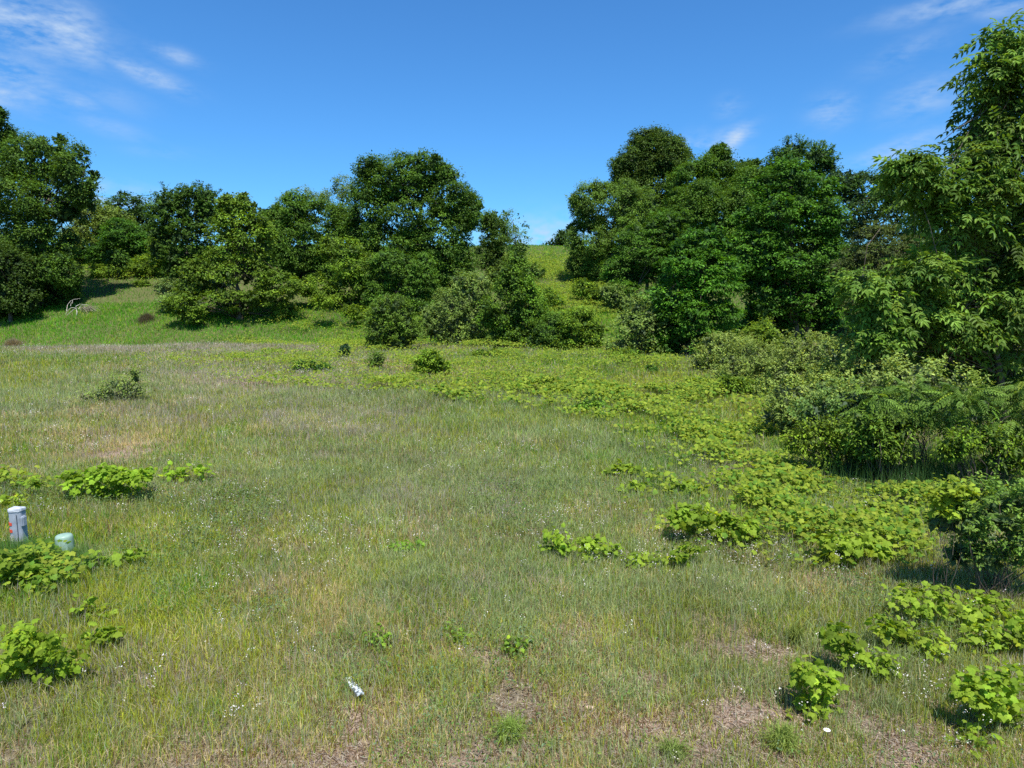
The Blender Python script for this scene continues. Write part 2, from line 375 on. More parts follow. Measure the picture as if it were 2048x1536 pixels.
def plant(name, label, cat, group, basepx, D, st, lobes, seed, trunk=.2, limbs=3, bark=None, parts=('trunk', 'crown'), skirt=None, limbr=1.):
    rng = np.random.default_rng(seed)
    if D is None:
        b = ground(*basepx); D = b[1]
    else:
        x = at(basepx[0], basepx[1], D)[0]; b = np.array([x, D, float(terr(x, D))])
    if skirt is None: skirt = group in (G1, G2) and trunk > .1 and D > 35 and 'slender' not in name and 'pale' not in name
    grow = st.get('grow', 1.12 if group == G3 else 1.14 if D > 35 and group != G4 else 1.0)
    lobes = [(l[0] + st.get('shift', 0), l[1], l[2] * grow, l[3] * grow, *l[4:]) for l in lobes]
    if skirt:
        x0 = min(l[0] - l[2] * .8 for l in lobes); x1 = max(l[0] + l[2] * .8 for l in lobes); k = max(2, int((x1 - x0) / 55 + .5)); wl_ = (x1 - x0) / k
        for i in range(k):
            cx = x0 + wl_ * (i + .5) + rng.uniform(-8, 8); gx = at(cx, 600, D)[0]; gy = proj(np.array([[gx, D, float(terr(gx, D))]]))[1][0]
            bot = max([l[1] + l[3] * .8 for l in lobes if abs(l[0] - cx) < l[2] + 12] or [gy - 70])
            if bot < gy - 12:
                nr = max(1, int((gy - bot) / 55 + .6)); hh_ = (gy - bot) / nr
                for j in range(nr): lobes.append((cx + rng.uniform(-18, 18), bot + hh_ * (j + .5) + rng.uniform(-6, 6), wl_ * rng.uniform(.38, .72), hh_ * rng.uniform(.5, .72) + 6, rng.uniform(-2.2, 1.5)))
    C, R = lobes3(lobes, D, st.get('deep', 1.))
    e = empty(name, b); tag(e, label, cat, group)
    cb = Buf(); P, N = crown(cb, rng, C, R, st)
    c = cb.build(parts[1], st['M'], e, b)
    tb = Buf()
    top = C[np.argmax(C[:, 2])]
    if trunk > .0:
        mid = b + (C.mean(0) - b) * np.array([.6, .6, .75])
        T1 = np.concatenate([wig(rng, b - np.array([0, 0, .15]), mid, 6, .04), wig(rng, mid, top, 5, .06)[1:]])
        hh = np.linspace(0, 1, len(T1)); tube(tb, T1, trunk * (1 - .82 * hh) * (1 + .5 * np.exp(-hh * 12)), 8)
        for c_, r_ in zip(C, R):
            hd_ = np.hypot(T1[:, 0] - c_[0], T1[:, 1] - c_[1]); okk = np.where(T1[:, 2] < c_[2] - .45 * hd_)[0]
            q = T1[okk[-1]] if len(okk) else T1[1]
            B = wig(rng, q, c_, 6, .08); tube(tb, B, np.linspace(trunk * .32, trunk * .10, 6) * limbr, 5)
            near = np.argsort(np.sum((P - c_) ** 2, 1))[:400]
            if len(near):
                for j in rng.choice(near, min(limbs, len(near)), replace=False):
                    tube(tb, wig(rng, B[int(rng.integers(2, 6))], P[j], 5, .1), np.linspace(trunk * .16, trunk * .03, 5), 4)
    else:
        k = st.get('stems', 10); rs = st.get('stemr', .012)
        for j in rng.choice(len(P), min(k, len(P)), replace=False):
            q = b + np.array([*(rng.normal(size=2) * .25 * R[:, 0].mean()), 0]); q[2] = terr(q[0], q[1]) - .03
            tube(tb, wig(rng, q, P[j], 5, .1), np.linspace(rs, rs * .4, 5), 4)
    tb.build(parts[0], bark or M_BARK, e, b)
    return e

# ------------------------------------------------------------------ ground sheet
GRASSP = dict(  # colour patches in photo pixels (position, radii, weight)
    bare=[(1420, 1470, 260, 60, .85), (1150, 1265, 90, 40, .8), (600, 1530, 200, 30, .75), (40, 1530, 60, 30, .6), (240, 905, 90, 35, .7), (850, 1055, 60, 22, .6), (1640, 1150, 150, 40, .5),
          (1330, 1060, 60, 30, .5), (1000, 1310, 150, 40, .45), (700, 1440, 100, 30, .5), (1850, 1500, 120, 60, .8), (1560, 1330, 90, 60, .5), (1460, 960, 70, 25, .5), (480, 770, 160, 18, .35), (1200, 1400, 250, 60, .55), (350, 1270, 25, 20, .7), (880, 1530, 100, 30, .7)],
    lush=[(260, 565, 240, 45, 1.6), (400, 600, 420, 60, 1.3), (70, 1130, 160, 90, .9), (250, 640, 380, 62, 1.2), (1320, 880, 260, 70, .6), (1550, 900, 70, 60, .9), (1870, 970, 90, 80, 1.2), (950, 830, 110, 60, .4), (1180, 730, 250, 25, .7), (1095, 520, 60, 22, 1.2), (300, 1180, 160, 60, .35), (1540, 540, 600, 120, .8)],
    blue=[(980, 920, 240, 100, .9), (1000, 1180, 300, 90, .8), (1150, 1330, 300, 80, .6), (150, 795, 160, 28, .7), (750, 790, 170, 40, .6), (1330, 1200, 200, 60, .5), (380, 775, 90, 20, .6), (1750, 1340, 200, 100, .5), (1270, 960, 120, 60, .5), (640, 1260, 160, 60, .45)],
    grey=[(520, 760, 240, 20, .9), (650, 850, 130, 40, .6), (440, 700, 300, 10, 2.6), (300, 830, 200, 30, .4), (560, 730, 200, 12, .6), (840, 1000, 150, 40, .3), (1450, 960, 60, 30, .5), (150, 870, 120, 30, .4)],
    straw=[(400, 730, 220, 18, .5), (620, 1220, 130, 60, .5), (250, 880, 200, 50, .5), (800, 740, 250, 20, .5), (1500, 1180, 250, 60, .4)],
    yel=[(1230, 790, 330, 75, .9), (960, 750, 200, 30, .6), (280, 1250, 260, 160, .9), (400, 1050, 250, 90, .5), (130, 1050, 120, 50, .4), (960, 1390, 150, 60, .5), (1580, 1300, 50, 60, .6), (40, 750, 80, 30, .6), (330, 1080, 120, 80, .5)])
def bareness(P):
    px, py = proj(P)
    b = patchmap(px, py, GRASSP['bare'])
    b = b * .85 + .3 * sst(1180, 1500, py) * sst(150, 650, px) * (py < 5000)
    return np.clip(b, 0, 1)
def make_ground():
    xs = np.concatenate([-np.geomspace(1500, 62, 22), np.arange(-60, 60.1, .6), np.geomspace(62, 1500, 22)])
    ys = np.concatenate([-np.geomspace(600, 8, 16), np.arange(-7, 20, .35), np.arange(20, 130, .8), np.geomspace(131, 2500, 26)])
    X, Y = np.meshgrid(xs, ys); Z = terr(X, Y)
    V = np.stack([X, Y, Z], -1).reshape(-1, 3)
    ny, nx = X.shape; i = (np.arange(ny - 1)[:, None] * nx + np.arange(nx - 1)[None]).ravel()
    L = np.stack([i, i + 1, i + nx + 1, i + nx], 1).ravel()
    b = Buf(); b.add(V, L, np.full(len(i), 4), np.ones((len(V), 3)))
    o = b.build('ground', ground_mat(), smooth=True); o['kind'] = 'structure'
    px, py = proj(V)
    lush = np.clip(.55 + .5 * patchmap(px, py, GRASSP['lush']) + .3 * patchmap(px, py, GRASSP['yel']) - 1.1 * bareness(V) - .5 * patchmap(px, py, GRASSP['grey']) + (fbm(V[:, 0], V[:, 1], 2.5, 21) - .5) * .8, 0, 1)
    lush = np.where(Y.ravel() > 53, 1, lush); lush = np.where(Y.ravel() < 3, .6, lush)
    a = o.data.attributes.new('lush', 'FLOAT', 'POINT'); a.data.foreach_set('value', lush.astype(np.float32))
make_ground()

# ------------------------------------------------------------------ grass
PAL = np.array([(.245, .305, .055),   # olive
                (.115, .27, .028),   # lush
                (.255, .335, .165),   # blue green
                (.35, .33, .325),   # grey purple seed heads
                (.50, .43, .25),   # straw
                (.33, .385, .045),   # yellow green
                (.190, .115, .060)])  # brown
def blades(buf, P, h, wd, lean, C0, C1, rng, flatlie=False):
    N = len(P); ph = rng.uniform(0, 2 * math.pi, N); ps = ph + rng.normal(0, 1.0, N) + math.pi / 2
    wv = np.stack([np.cos(ph), np.sin(ph), np.zeros(N)], 1) * (wd / 2)[:, None]
    lv = np.stack([np.cos(ps), np.sin(ps), np.zeros(N)], 1)
    up = np.array([[0, 0, 1.]])
    m = P + up * (h * .55 * (1 - .25 * lean))[:, None] + lv * (h * .2 * lean)[:, None]
    t = P + up * (h * (1 - .38 * lean))[:, None] + lv * (h * .72 * lean)[:, None]
    V = np.stack([P - wv, P + wv, m + wv * .8, m - wv * .8, t], 1).reshape(-1, 3)
    b = np.arange(N)[:, None] * 5
    L = (b + np.array([[0, 1, 2, 3, 3, 2, 4]])).ravel(); Tt = np.tile([4, 3], N)
    Cm = C0 * .6 + C1 * .4
    C = np.stack([C0, C0, Cm, Cm, C1], 1).reshape(-1, 3)
    buf.add(V, L, Tt, C)
def field_pts(rng, d0, d1, n, margin=3.):
    D = np.sqrt(rng.uniform(d0 ** 2, d1 ** 2, n)); half = D * .75 + margin
    x = rng.uniform(-1, 1, n) * half
    return np.stack([x, D, terr(x, D)], 1)
rng = np.random.default_rng(11)
gb = Buf(); NB = 0
for (d0, d1, n) in [(4.2, 7, 170000), (7, 10, 210000), (10, 16, 300000), (16, 27, 300000), (27, 50, 330000), (50, 66, 190000), (66, 118, 200000)]:
    P = field_pts(rng, d0, d1, n); px, py = proj(P)
    D = P[:, 1]
    b = bareness(P); f1 = fbm(P[:, 0], P[:, 1], 1.1, 41); f2 = fbm(P[:, 0], P[:, 1], 4.5, 43); f3 = fbm(P[:, 0], P[:, 1], .45, 45)
    dens = np.clip(1.05 - 1.0 * b + (f1 - .5) * 1.5 + (f3 - .5) * 1.6, .05, 1); dens = np.where(D > 50, 1, dens)
    k = rng.random(n) < dens; P, px, py, D, b, f1, f2, f3 = [a[k] for a in (P, px, py, D, b, f1, f2, f3)]
    N = len(P); hill = (D > 53) & ((P[:, 0] > -40) | (D > 53))
    W = np.zeros((N, 7))
    W[:, 0] = .38; W[:, 1] = .10 + .5 * np.clip(f2 - .5, 0, 1); W[:, 2] = .20 + .5 * np.clip(.55 - f2, 0, 1); W[:, 3] = .08; W[:, 4] = .11 + .2 * np.clip(f1 - .5, 0, 1); W[:, 5] = .16; W[:, 6] = .05
    for key, j, s in (('lush', 1, 1.6), ('blue', 2, 1.2), ('grey', 3, 1.4), ('straw', 4, .8), ('yel', 5, 1.3)):
        W[:, j] += s * patchmap(px, py, GRASSP[key])
    W[:, 4] += .25 * b; W[:, 6] += .12 * b
    W[hill] = W[hill] * np.array([.4, 1, .12, .04, .12, .7, .3]) + np.array([.08, 1.5, .0, 0, .02, .16, .03])
    for j in range(7): W[:, j] *= np.exp(4.2 * (fbm(P[:, 0], P[:, 1], 1.0 if j % 2 else .55, 200 + j) - .5) + 3.0 * (fbm(P[:, 0], P[:, 1], 3.3, 300 + j) - .5))
    W = np.cumsum(W, 1); W /= W[:, -1:]; kind = (rng.random((N, 1)) > W).sum(1)
    Cc = PAL[kind] * rng.uniform(.65, 1.35, (N, 1)) * (1 + (f1 - .5) * .5)[:, None]
    Cc[hill] *= np.array([.9, 1.12, .8])
    Cc *= np.array([1.07, 1.04, .94])
    h = np.where(kind == 2, .30, .22) * rng.uniform(.45, 1.25, N) * (1 - .45 * b) * (.55 + .5 * f2)
    h = np.where(kind == 3, h * 1.5, h); h *= 1 + .55 * sst(12, 30, D)
    lushm = patchmap(px, py, GRASSP['lush']); h *= 1 + .45 * lushm * (D < 40)
    wd = (.0032 + .00052 * D) * rng.uniform(.7, 1.3, N); wd = np.where(kind == 3, wd * .75, wd)
    C1 = Cc.copy(); sh = (rng.random(N) < .16) & (kind != 1) & ~hill
    C1[sh] = np.array([.36, .32, .25]) * rng.uniform(.7, 1.2, (sh.sum(), 1))
    lean = np.clip(rng.gamma(1.8, .32, N), .05, 1.35)
    blades(gb, P, h, wd, lean, Cc, C1, rng); NB += N
tag(gb.build('meadow_grass', M_GRASS), 'uneven meadow grass of olive, blue green and straw coloured blades over the field and hillside', 'grass', kind='stuff')
# dead straw lying on the bare soil
P = np.concatenate([field_pts(rng, 4.2, 9, 110000), field_pts(rng, 9, 20, 90000)]); b = bareness(P); f = fbm(P[:, 0], P[:, 1], .8, 51)
k = rng.random(len(P)) < np.clip(.25 + b + (f - .5) * 1.2, .05, 1); P = P[k]; N = len(P)
P[:, 2] += .008
pal = np.array([(.42, .35, .26), (.52, .47, .40), (.24, .16, .10), (.15, .10, .07), (.34, .30, .28)])
Cc = pal[rng.integers(0, 5, N)] * rng.uniform(.6, 1.2, (N, 1))
lb = Buf(); ph = rng.uniform(0, 2 * math.pi, N); Ls = rng.uniform(.02, .10, N); wd = .0025 + .00045 * P[:, 1]
d = np.stack([np.cos(ph), np.sin(ph), rng.normal(0, .25, N)], 1); s = np.stack([-np.sin(ph), np.cos(ph), rng.normal(0, .3, N)], 1)
scatter(lb, tmpl([(-.5, -.5, 0), (.5, -.5, 0), (.5, .5, 0), (-.5, .5, 0)], [(0, 1, 2, 3)]), P, np.stack([d * Ls[:, None], s * wd[:, None], np.cross(d, s)], -1), np.ones(N), Cc)
tag(lb.build('straw_litter', M_GRASS), 'dry broken straw and stalks lying on the bare soil', 'litter', kind='stuff')

# low broad-leaved weeds scattered between the blades
P = np.concatenate([field_pts(rng, 4.2, 14, 26000), field_pts(rng, 14, 45, 26000)]); f = fbm(P[:, 0], P[:, 1], 1.6, 61); k = rng.random(len(P)) < np.clip((f - .48) * 4, .02, 1); P = P[k]
cl = P; n = 5; idx = np.repeat(np.arange(len(cl)), n); N = len(idx)
Q = cl[idx] + rng.normal(size=(N, 3)) * np.array([.045, .045, 0]) ; Q[:, 2] += rng.uniform(.03, .22, N)
wc = np.array([(.10, .19, .04), (.17, .24, .05), (.13, .20, .10)])[rng.integers(0, 3, len(cl))][idx] * rng.uniform(.7, 1.3, (N, 1))
wb = Buf(); scatter(wb, T_OVAL, Q, frames(nrm(rng.normal(size=(N, 3)) * .5 + np.array([0, 0, 1.])), rdir(rng, N)), (.022 + .0013 * Q[:, 1]) * rng.uniform(.6, 1.5, N), wc)
tag(wb.build('meadow_weeds', M_LEAF), 'small leafy weeds mixed through the meadow grass', 'weeds', kind='stuff')

# tiny white flowers
fl = [(1150, 950, 120, 30, .9), (960, 930, 150, 40, .7), (1450, 1130, 300, 60, .7), (640, 1130, 250, 80, .5), (350, 1010, 250, 60, .5), (620, 870, 200, 40, .5), (650, 745, 300, 25, .8), (1250, 1010, 200, 60, .6), (1800, 1440, 250, 80, .8), (300, 1380, 200, 80, .4),
      (300, 700, 300, 30, .5), (90, 890, 150, 40, .6), (1700, 1250, 250, 120, .6), (520, 1430, 200, 60, .6), (180, 1065, 60, 12, 1.)]
P = np.concatenate([field_pts(rng, 4.5, 12, 4200), field_pts(rng, 12, 26, 6500), field_pts(rng, 26, 50, 8000)]); px, py = proj(P)
f = fbm(P[:, 0], P[:, 1], 1.3, 71); k = rng.random(len(P)) < np.clip(.12 + patchmap(px, py, fl), 0, 1) * np.clip((f - .42) * 5, 0.03, 1); P = P[k]
n = 7; idx = np.repeat(np.arange(len(P)), n); N = len(idx); D = P[idx][:, 1]
hh = rng.uniform(.16, .34, len(P)); Q = P[idx] + rng.normal(size=(N, 3)) * (.018 + .0012 * D)[:, None] + np.stack([0 * D, 0 * D, hh[idx]], 1)
fb = Buf()
fc = np.array([(.78, .75, .72), (.62, .58, .50), (.70, .66, .72)])[rng.integers(0, 3, len(P))][idx] * rng.uniform(.7, 1.1, (N, 1))
scatter(fb, T_RHOMB, Q, frames(nrm(rng.normal(size=(N, 3)) * .6 + np.array([0, -.2, 1.])), rdir(rng, N)), (.013 + .00065 * D) * rng.uniform(.6, 1.3, N), fc)
hv = (.010 + .0002 * P[:, 1])
blades(fb, P, hh * 1.05, hv * .4, np.full(len(P), .15), np.tile([.12, .16, .06], (len(P), 1)), np.tile([.2, .2, .1], (len(P), 1)), rng)
tag(fb.build('white_wildflowers', M_FLOWER), 'tiny white wildflowers speckling the meadow', 'wildflowers', kind='stuff')
print('meadow', NB, time.time() - T0)

# ------------------------------------------------------------------ vine ground cover (too many leaves and runners to count)
VP = [(640, 655, 130, 38, .85), (540, 680, 80, 14, .8), (450, 728, 130, 12, .6), (700, 690, 60, 18, .7), (980, 760, 230, 26, .85), (1100, 790, 170, 22, .75), (1280, 800, 160, 40, .65), (1430, 830, 120, 45, .6), (760, 770, 90, 14, .6), (1150, 720, 120, 12, .5),
      (1110, 600, 60, 60, 1.2), (1160, 610, 55, 60, 1.6), (1090, 545, 50, 26, 1.2), (1130, 560, 40, 22, .8), (1225, 660, 30, 30, .8), (1640, 1010, 230, 85, .95), (1800, 1040, 110, 60, .9), (1450, 870, 160, 50, .5), (1000, 745, 420, 35, .75), (1350, 790, 250, 45, .7), (1500, 990, 120, 50, .5), (1080, 690, 200, 14, .6), (600, 640, 120, 40, .6), (780, 700, 80, 14, .9), (1700, 985, 110, 55, 1.1), (1600, 960, 80, 40, .9), (1680, 1040, 120, 45, .8), (1790, 1050, 70, 45, .8), (1540, 1010, 50, 25, .7), (1480, 930, 80, 25, .5), (1380, 900, 90, 25, .25),
      (1700, 1090, 70, 35, .7), (1800, 1110, 80, 30, .4), (300, 545, 90, 14, .9), (240, 560, 70, 10, .5), (60, 1160, 70, 40, .5), (880, 700, 160, 12, .5), (1560, 660, 40, 20, .5), (60, 975, 70, 15, .3)]
P = np.concatenate([field_pts(rng, 6, 14, 50000, 1), field_pts(rng, 14, 30, 120000, 1), field_pts(rng, 30, 55, 100000, 1), field_pts(rng, 55, 105, 210000, 1)])
px, py = proj(P); f = fbm(P[:, 0], P[:, 1], .9, 81); g = fbm(P[:, 0], P[:, 1], 2.6, 83)
k = rng.random(len(P)) < (np.clip(patchmap(px, py, VP) * .8 + (f - .5) * 1.3 - .30 + (g - .5) * 1.7, 0, np.where(P[:, 1] < 30, .42, .9)) + .05 * (patchmap(px, py, VP) > .08)) * np.where(py < 880, 1.25, 1) * (patchmap(px, py, VP) > .08)
P, f = P[k], f[k]; n = 3; idx = np.repeat(np.arange(len(P)), n); N = len(idx); D = P[idx][:, 1]
Q = P[idx] + rng.normal(size=(N, 3)) * np.array([.09, .09, 0]) * (1 + D / 40)[:, None]; Q[:, 2] = terr(Q[:, 0], Q[:, 1]) + .08 + .22 * sst(13, 35, D) + np.clip(f[idx] - .35, 0, 1) * .95 * rng.uniform(.4, 1.1, N)
vc = np.array([.24, .33, .035]) * rng.uniform(.6, 1.25, (N, 1)); y = rng.random(N) < .25; vc[y] *= np.array([1.25, 1.1, 1.3]); gq = rng.random(N) < .3; vc[gq] *= np.array([.5, .72, .8])
vb = Buf(); nearm = D < 28
SZ = (.055 + .0013 * D) * rng.uniform(.6, 1.3, N)
nv = nrm(rng.normal(size=(N, 3)) * .42 + np.array([0, -.3, 1.])); fr = frames(nv, rdir(rng, N) + np.array([0, -.3, -.2]))
scatter(vb, T_GRAPE, Q[nearm], fr[nearm], SZ[nearm] * 1.15, vc[nearm]); scatter(vb, T_RHOMB, Q[~nearm], fr[~nearm], SZ[~nearm] * 1.15, vc[~nearm])
tag(vb.build('vine_ground_cover', M_VINE), 'bright yellow green vine leaves creeping in sheets over the field and hillside', 'vines', kind='stuff')

# ------------------------------------------------------------------ plant styles
def S_(**k):
    d = dict(T=T_RHOMB, L=.2, cr=.55, n=46, c=(.06, .115, .026), c2=(.09, .15, .03), M=M_LEAF); d.update(k); return d
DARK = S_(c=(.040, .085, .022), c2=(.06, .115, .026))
MID = S_(c=(.058, .120, .026), c2=(.095, .165, .034))
FAR = S_(c=(.035, .075, .030), c2=(.05, .095, .032), L=.3, cr=.8, n=36)
LIGHT = S_(c=(.085, .150, .045), c2=(.12, .19, .055), L=.17, cr=.45, n=44, gap=.1)
AIRY = S_(c=(.10, .155, .075), c2=(.14, .19, .09), L=.2, cr=.5, n=26, gap=.35, inner=.2, back=.7)
YEL = S_(c=(.085, .145, .026), c2=(.14, .20, .04), L=.21, cr=.5, n=34, flat=.45, cv=.2, T=T_RHOMB)
MAPLE = S_(c=(.045, .115, .022), c2=(.075, .165, .030), L=.2, cr=.5, n=44, flat=.4, wu=.9, cv=.2, dens=.9)
VINEY = S_(c=(.105, .185, .035), c2=(.165, .25, .05), L=.19, cr=.42, n=26, flat=.6, M=M_VINE, cv=.22, wu=.9)
GREY = S_(c=(.13, .19, .085), c2=(.20, .255, .13), L=.13, cr=.32, n=34, twig=.55, tup=.9, sub=7)
OLIVE = S_(c=(.065, .088, .04), c2=(.088, .115, .05), L=.09, cr=.35, n=60, flat=.4)

G1 = 'trees along the left and centre hillside'; G2 = 'trees along the right hillside'; G3 = 'shrubs at the foot of the hill'; G4 = 'small shrubs out in the field'; G5 = 'grape vine clumps in the near meadow'; G6 = 'thicket along the right edge of the field'
TR = 'broadleaf_tree'
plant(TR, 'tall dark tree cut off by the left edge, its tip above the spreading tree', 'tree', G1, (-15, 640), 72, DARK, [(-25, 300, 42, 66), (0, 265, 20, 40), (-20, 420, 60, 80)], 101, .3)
plant(TR, 'broad spreading tree at far left with an overhanging right side and gaps of sky', 'tree', G1, (85, 612), 66, S_(c=(.055, .11, .026), c2=(.09, .15, .035), gap=.12, L=.19), [(60, 318, 52, 48, 1), (115, 318, 48, 40), (155, 345, 38, 48, -1), (165, 385, 26, 26, -1), (35, 395, 62, 45), (95, 400, 48, 40, -1), (30, 470, 65, 50, 1), (95, 480, 55, 40), (135, 425, 20, 20)], 102, .38, 5)
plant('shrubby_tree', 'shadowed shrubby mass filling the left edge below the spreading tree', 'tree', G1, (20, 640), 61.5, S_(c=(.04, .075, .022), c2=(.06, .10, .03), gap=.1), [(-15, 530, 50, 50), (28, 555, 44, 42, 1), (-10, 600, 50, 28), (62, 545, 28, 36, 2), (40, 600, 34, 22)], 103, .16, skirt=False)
plant('sapling', 'young sapling with layered pale leaves in front of the deep shade at left', 'sapling', G1, (128, 600), 66, S_(c=(.08, .14, .035), c2=(.12, .19, .05), L=.17, cr=.35, n=26, flat=.4), [(122, 512, 15, 20), (132, 545, 26, 26), (140, 570, 20, 14)], 104, .06)
plant(TR, 'yellow green tree top right of the spreading tree, in pale bloom', 'tree', G1, (200, 545), 84, S_(c=(.11, .16, .05), c2=(.16, .20, .08), L=.2), [(185, 445, 36, 34), (222, 448, 32, 30), (160, 490, 30, 34, -2), (200, 500, 40, 30)], 105, .22)
plant('slender_tree', 'thin grey green treetop poking up behind the yellow green tree', 'tree', G1, (187, 540), 84, AIRY, [(187, 402, 13, 18), (184, 432, 16, 20)], 106, .12)
plant(TR, 'fresh green maple in the hollow between the left trees', 'tree', G1, (250, 545), 79, MAPLE, [(245, 475, 45, 36), (285, 490, 32, 30), (225, 515, 45, 25), (300, 520, 25, 20)], 107, .2, skirt=False)
plant(TR, 'small dark dome of a far tree against the sky at left', 'tree', G1, (255, 520), 96, FAR, [(250, 422, 42, 32), (282, 440, 24, 22), (220, 440, 25, 25)], 108, .25)
plant('vine_thicket', 'yellow vine thicket along the top of the green slope at left', 'vines', G1, (260, 555), 74.5, VINEY, [(205, 545, 24, 12), (250, 537, 34, 16), (302, 530, 36, 20), (325, 495, 22, 28)], 109, 0)
plant(TR, 'feathery topped dark green tree left of the yellow green viny tree', 'tree', G1, (375, 600), 69, S_(c=(.05, .10, .028), c2=(.075, .135, .035), L=.18, twig=.6, tup=.3, n=50), [(345, 425, 34, 38), (392, 412, 42, 36), (425, 415, 30, 30), (370, 480, 52, 48), (328, 480, 22, 40), (385, 550, 42, 40)], 110, .26)
plant('viny_tree', 'yellow green conical tree draped in vine leaves on the left slope', 'tree', G1, (480, 640), 62, dict(YEL, lowcut=-.6), [(470, 412, 30, 22), (478, 440, 38, 32), (500, 470, 42, 45), (445, 490, 40, 45), (418, 548, 42, 35), (495, 545, 55, 42), (560, 575, 45, 32), (385, 578, 28, 20), (470, 600, 60, 20, -1)], 111, .24)
plant(TR, 'rounded mid green tree between the viny tree and the big centre tree', 'tree', G1, (610, 590), 74, MID, [(590, 425, 40, 36), (640, 450, 48, 46), (600, 490, 60, 50), (560, 450, 26, 38), (685, 470, 44, 48), (640, 540, 50, 40)], 112, .26)
plant('pale_tree', 'pale airy treetop rising behind the rounded tree, nearest the big centre tree', 'tree', G1, (690, 560), 92, AIRY, [(688, 372, 22, 22), (672, 395, 24, 20), (700, 410, 22, 28)], 113, .16, 6)
plant('pale_tree', 'pale domed treetop behind the rounded tree, left of the airy one', 'tree', G1, (600, 560), 90, dict(AIRY, gap=.15), [(600, 395, 26, 22), (572, 412, 20, 20), (640, 405, 18, 18)], 114, .16, 6)
plant(TR, 'biggest tree of the centre group, tall double crown left of the gap', 'tree', G1, (830, 610), 72, dict(MID, c=(.050, .105, .028)), [(800, 355, 52, 42), (852, 338, 38, 32), (755, 365, 42, 44), (735, 430, 36, 60), (815, 425, 66, 58), (900, 395, 48, 48), (932, 420, 30, 36), (885, 480, 56, 58), (790, 500, 60, 48), (905, 545, 42, 45), (840, 575, 60, 30)], 115, .42, 6)
plant('vine_thicket', 'vine covered shrubs at the foot of the rounded mid green tree', 'vines', G1, (690, 600), 65, S_(c=(.10, .17, .03), c2=(.17, .25, .04), L=.19, cr=.42, n=28, cv=.2), [(680, 495, 38, 22), (705, 530, 44, 30), (635, 575, 38, 22), (690, 580, 44, 24)], 116, 0)
plant('shrubby_tree', 'leafy young tree in front of the biggest centre tree', 'tree', G1, (820, 600), 64, S_(c=(.065, .13, .03), c2=(.1, .18, .04), L=.17, cr=.4, n=34), [(785, 535, 40, 28), (830, 545, 36, 34), (843, 580, 34, 22), (760, 560, 30, 26)], 117, .12)
plant(TR, 'narrow tree at the left side of the gap in the tree line', 'tree', G1, (985, 570), 78, S_(c=(.06, .11, .03), c2=(.09, .15, .04), L=.18, gap=.12), [(982, 445, 24, 24), (990, 475, 28, 32), (975, 515, 28, 30), (1000, 540, 26, 26)], 118, .16)
plant('slender_tree', 'airy see-through tree just left of the grassy gap on the skyline', 'tree', G1, (1030, 530), 90, dict(AIRY, c=(.07, .14, .05), n=20, gap=.42), [(1025, 442, 24, 20), (1045, 468, 16, 26), (1018, 478, 20, 26), (1045, 498, 14, 12)], 119, .12, 10)
plant('shrubby_tree', 'dark low tree on the skyline right of the grassy gap', 'tree', G2, (1125, 510), 118, FAR, [(1115, 490, 20, 15), (1135, 480, 24, 18)], 120, .1)
plant(TR, 'light green willowy tree at the right side of the gap', 'tree', G2, (1220, 590), 80, LIGHT, [(1178, 418, 38, 44), (1235, 408, 56, 38), (1285, 425, 36, 44), (1180, 480, 42, 50), (1165, 525, 26, 30), (1245, 490, 60, 50), (1230, 550, 50, 28)], 121, .3)
plant(TR, 'smooth dark dome shaped tree, highest of the right hillside', 'tree', G2, (1300, 560), 98, S_(c=(.045, .085, .025), c2=(.075, .115, .03), L=.25, cr=.6, n=44, dens=1.4, sub=9, cv=.16), [(1302, 328, 68, 52), (1300, 372, 74, 50), (1300, 300, 46, 36), (1335, 415, 46, 42), (1270, 350, 40, 44)], 122, .4)
plant(TR, 'tree with a ragged leafy tip right of the dome shaped tree', 'tree', G2, (1420, 560), 88, dict(MID, L=.22), [(1425, 338, 40, 32), (1440, 306, 16, 16), (1385, 365, 44, 42), (1468, 362, 38, 38), (1400, 430, 78, 60), (1500, 340, 16, 18), (1500, 390, 30, 40)], 123, .34)
plant(TR, 'tall tree with a spiky crown top behind the large layered maple', 'tree', G2, (1600, 560), 84, S_(c=(.05, .105, .035), c2=(.07, .14, .045), L=.22, twig=.9, tup=.9, n=40), [(1600, 322, 48, 28), (1640, 335, 26, 20), (1562, 345, 28, 28)], 124, .34)
plant('maple_tree', 'large dark maple with layered leaf tiers on the right hillside', 'tree', G2, (1590, 690), 54, MAPLE, [(1580, 365, 60, 40), (1555, 430, 66, 56), (1635, 430, 48, 56), (1515, 500, 50, 60), (1600, 520, 72, 60), (1650, 570, 45, 50), (1600, 600, 70, 45), (1535, 590, 50, 45)], 125, .4, 6)
plant('maple_tree', 'dark layered maple below the willowy tree, beside the sloping strip', 'tree', G2, (1290, 600), 68, dict(MAPLE, c=(.05, .105, .022)), [(1330, 465, 44, 46), (1285, 505, 52, 50), (1250, 540, 38, 34), (1350, 530, 40, 50)], 126, .25)
plant('maple_tree', 'bright mid green maple standing in front of the right hillside trees', 'tree', G2, (1400, 725), 42, dict(MAPLE, c=(.052, .135, .024), c2=(.09, .2, .035), L=.17, cr=.4), [(1405, 490, 44, 32), (1390, 530, 60, 42), (1425, 570, 58, 46), (1355, 600, 50, 46), (1400, 640, 76, 44), (1345, 670, 40, 24), (1440, 680, 36, 20)], 127, .2, 5)
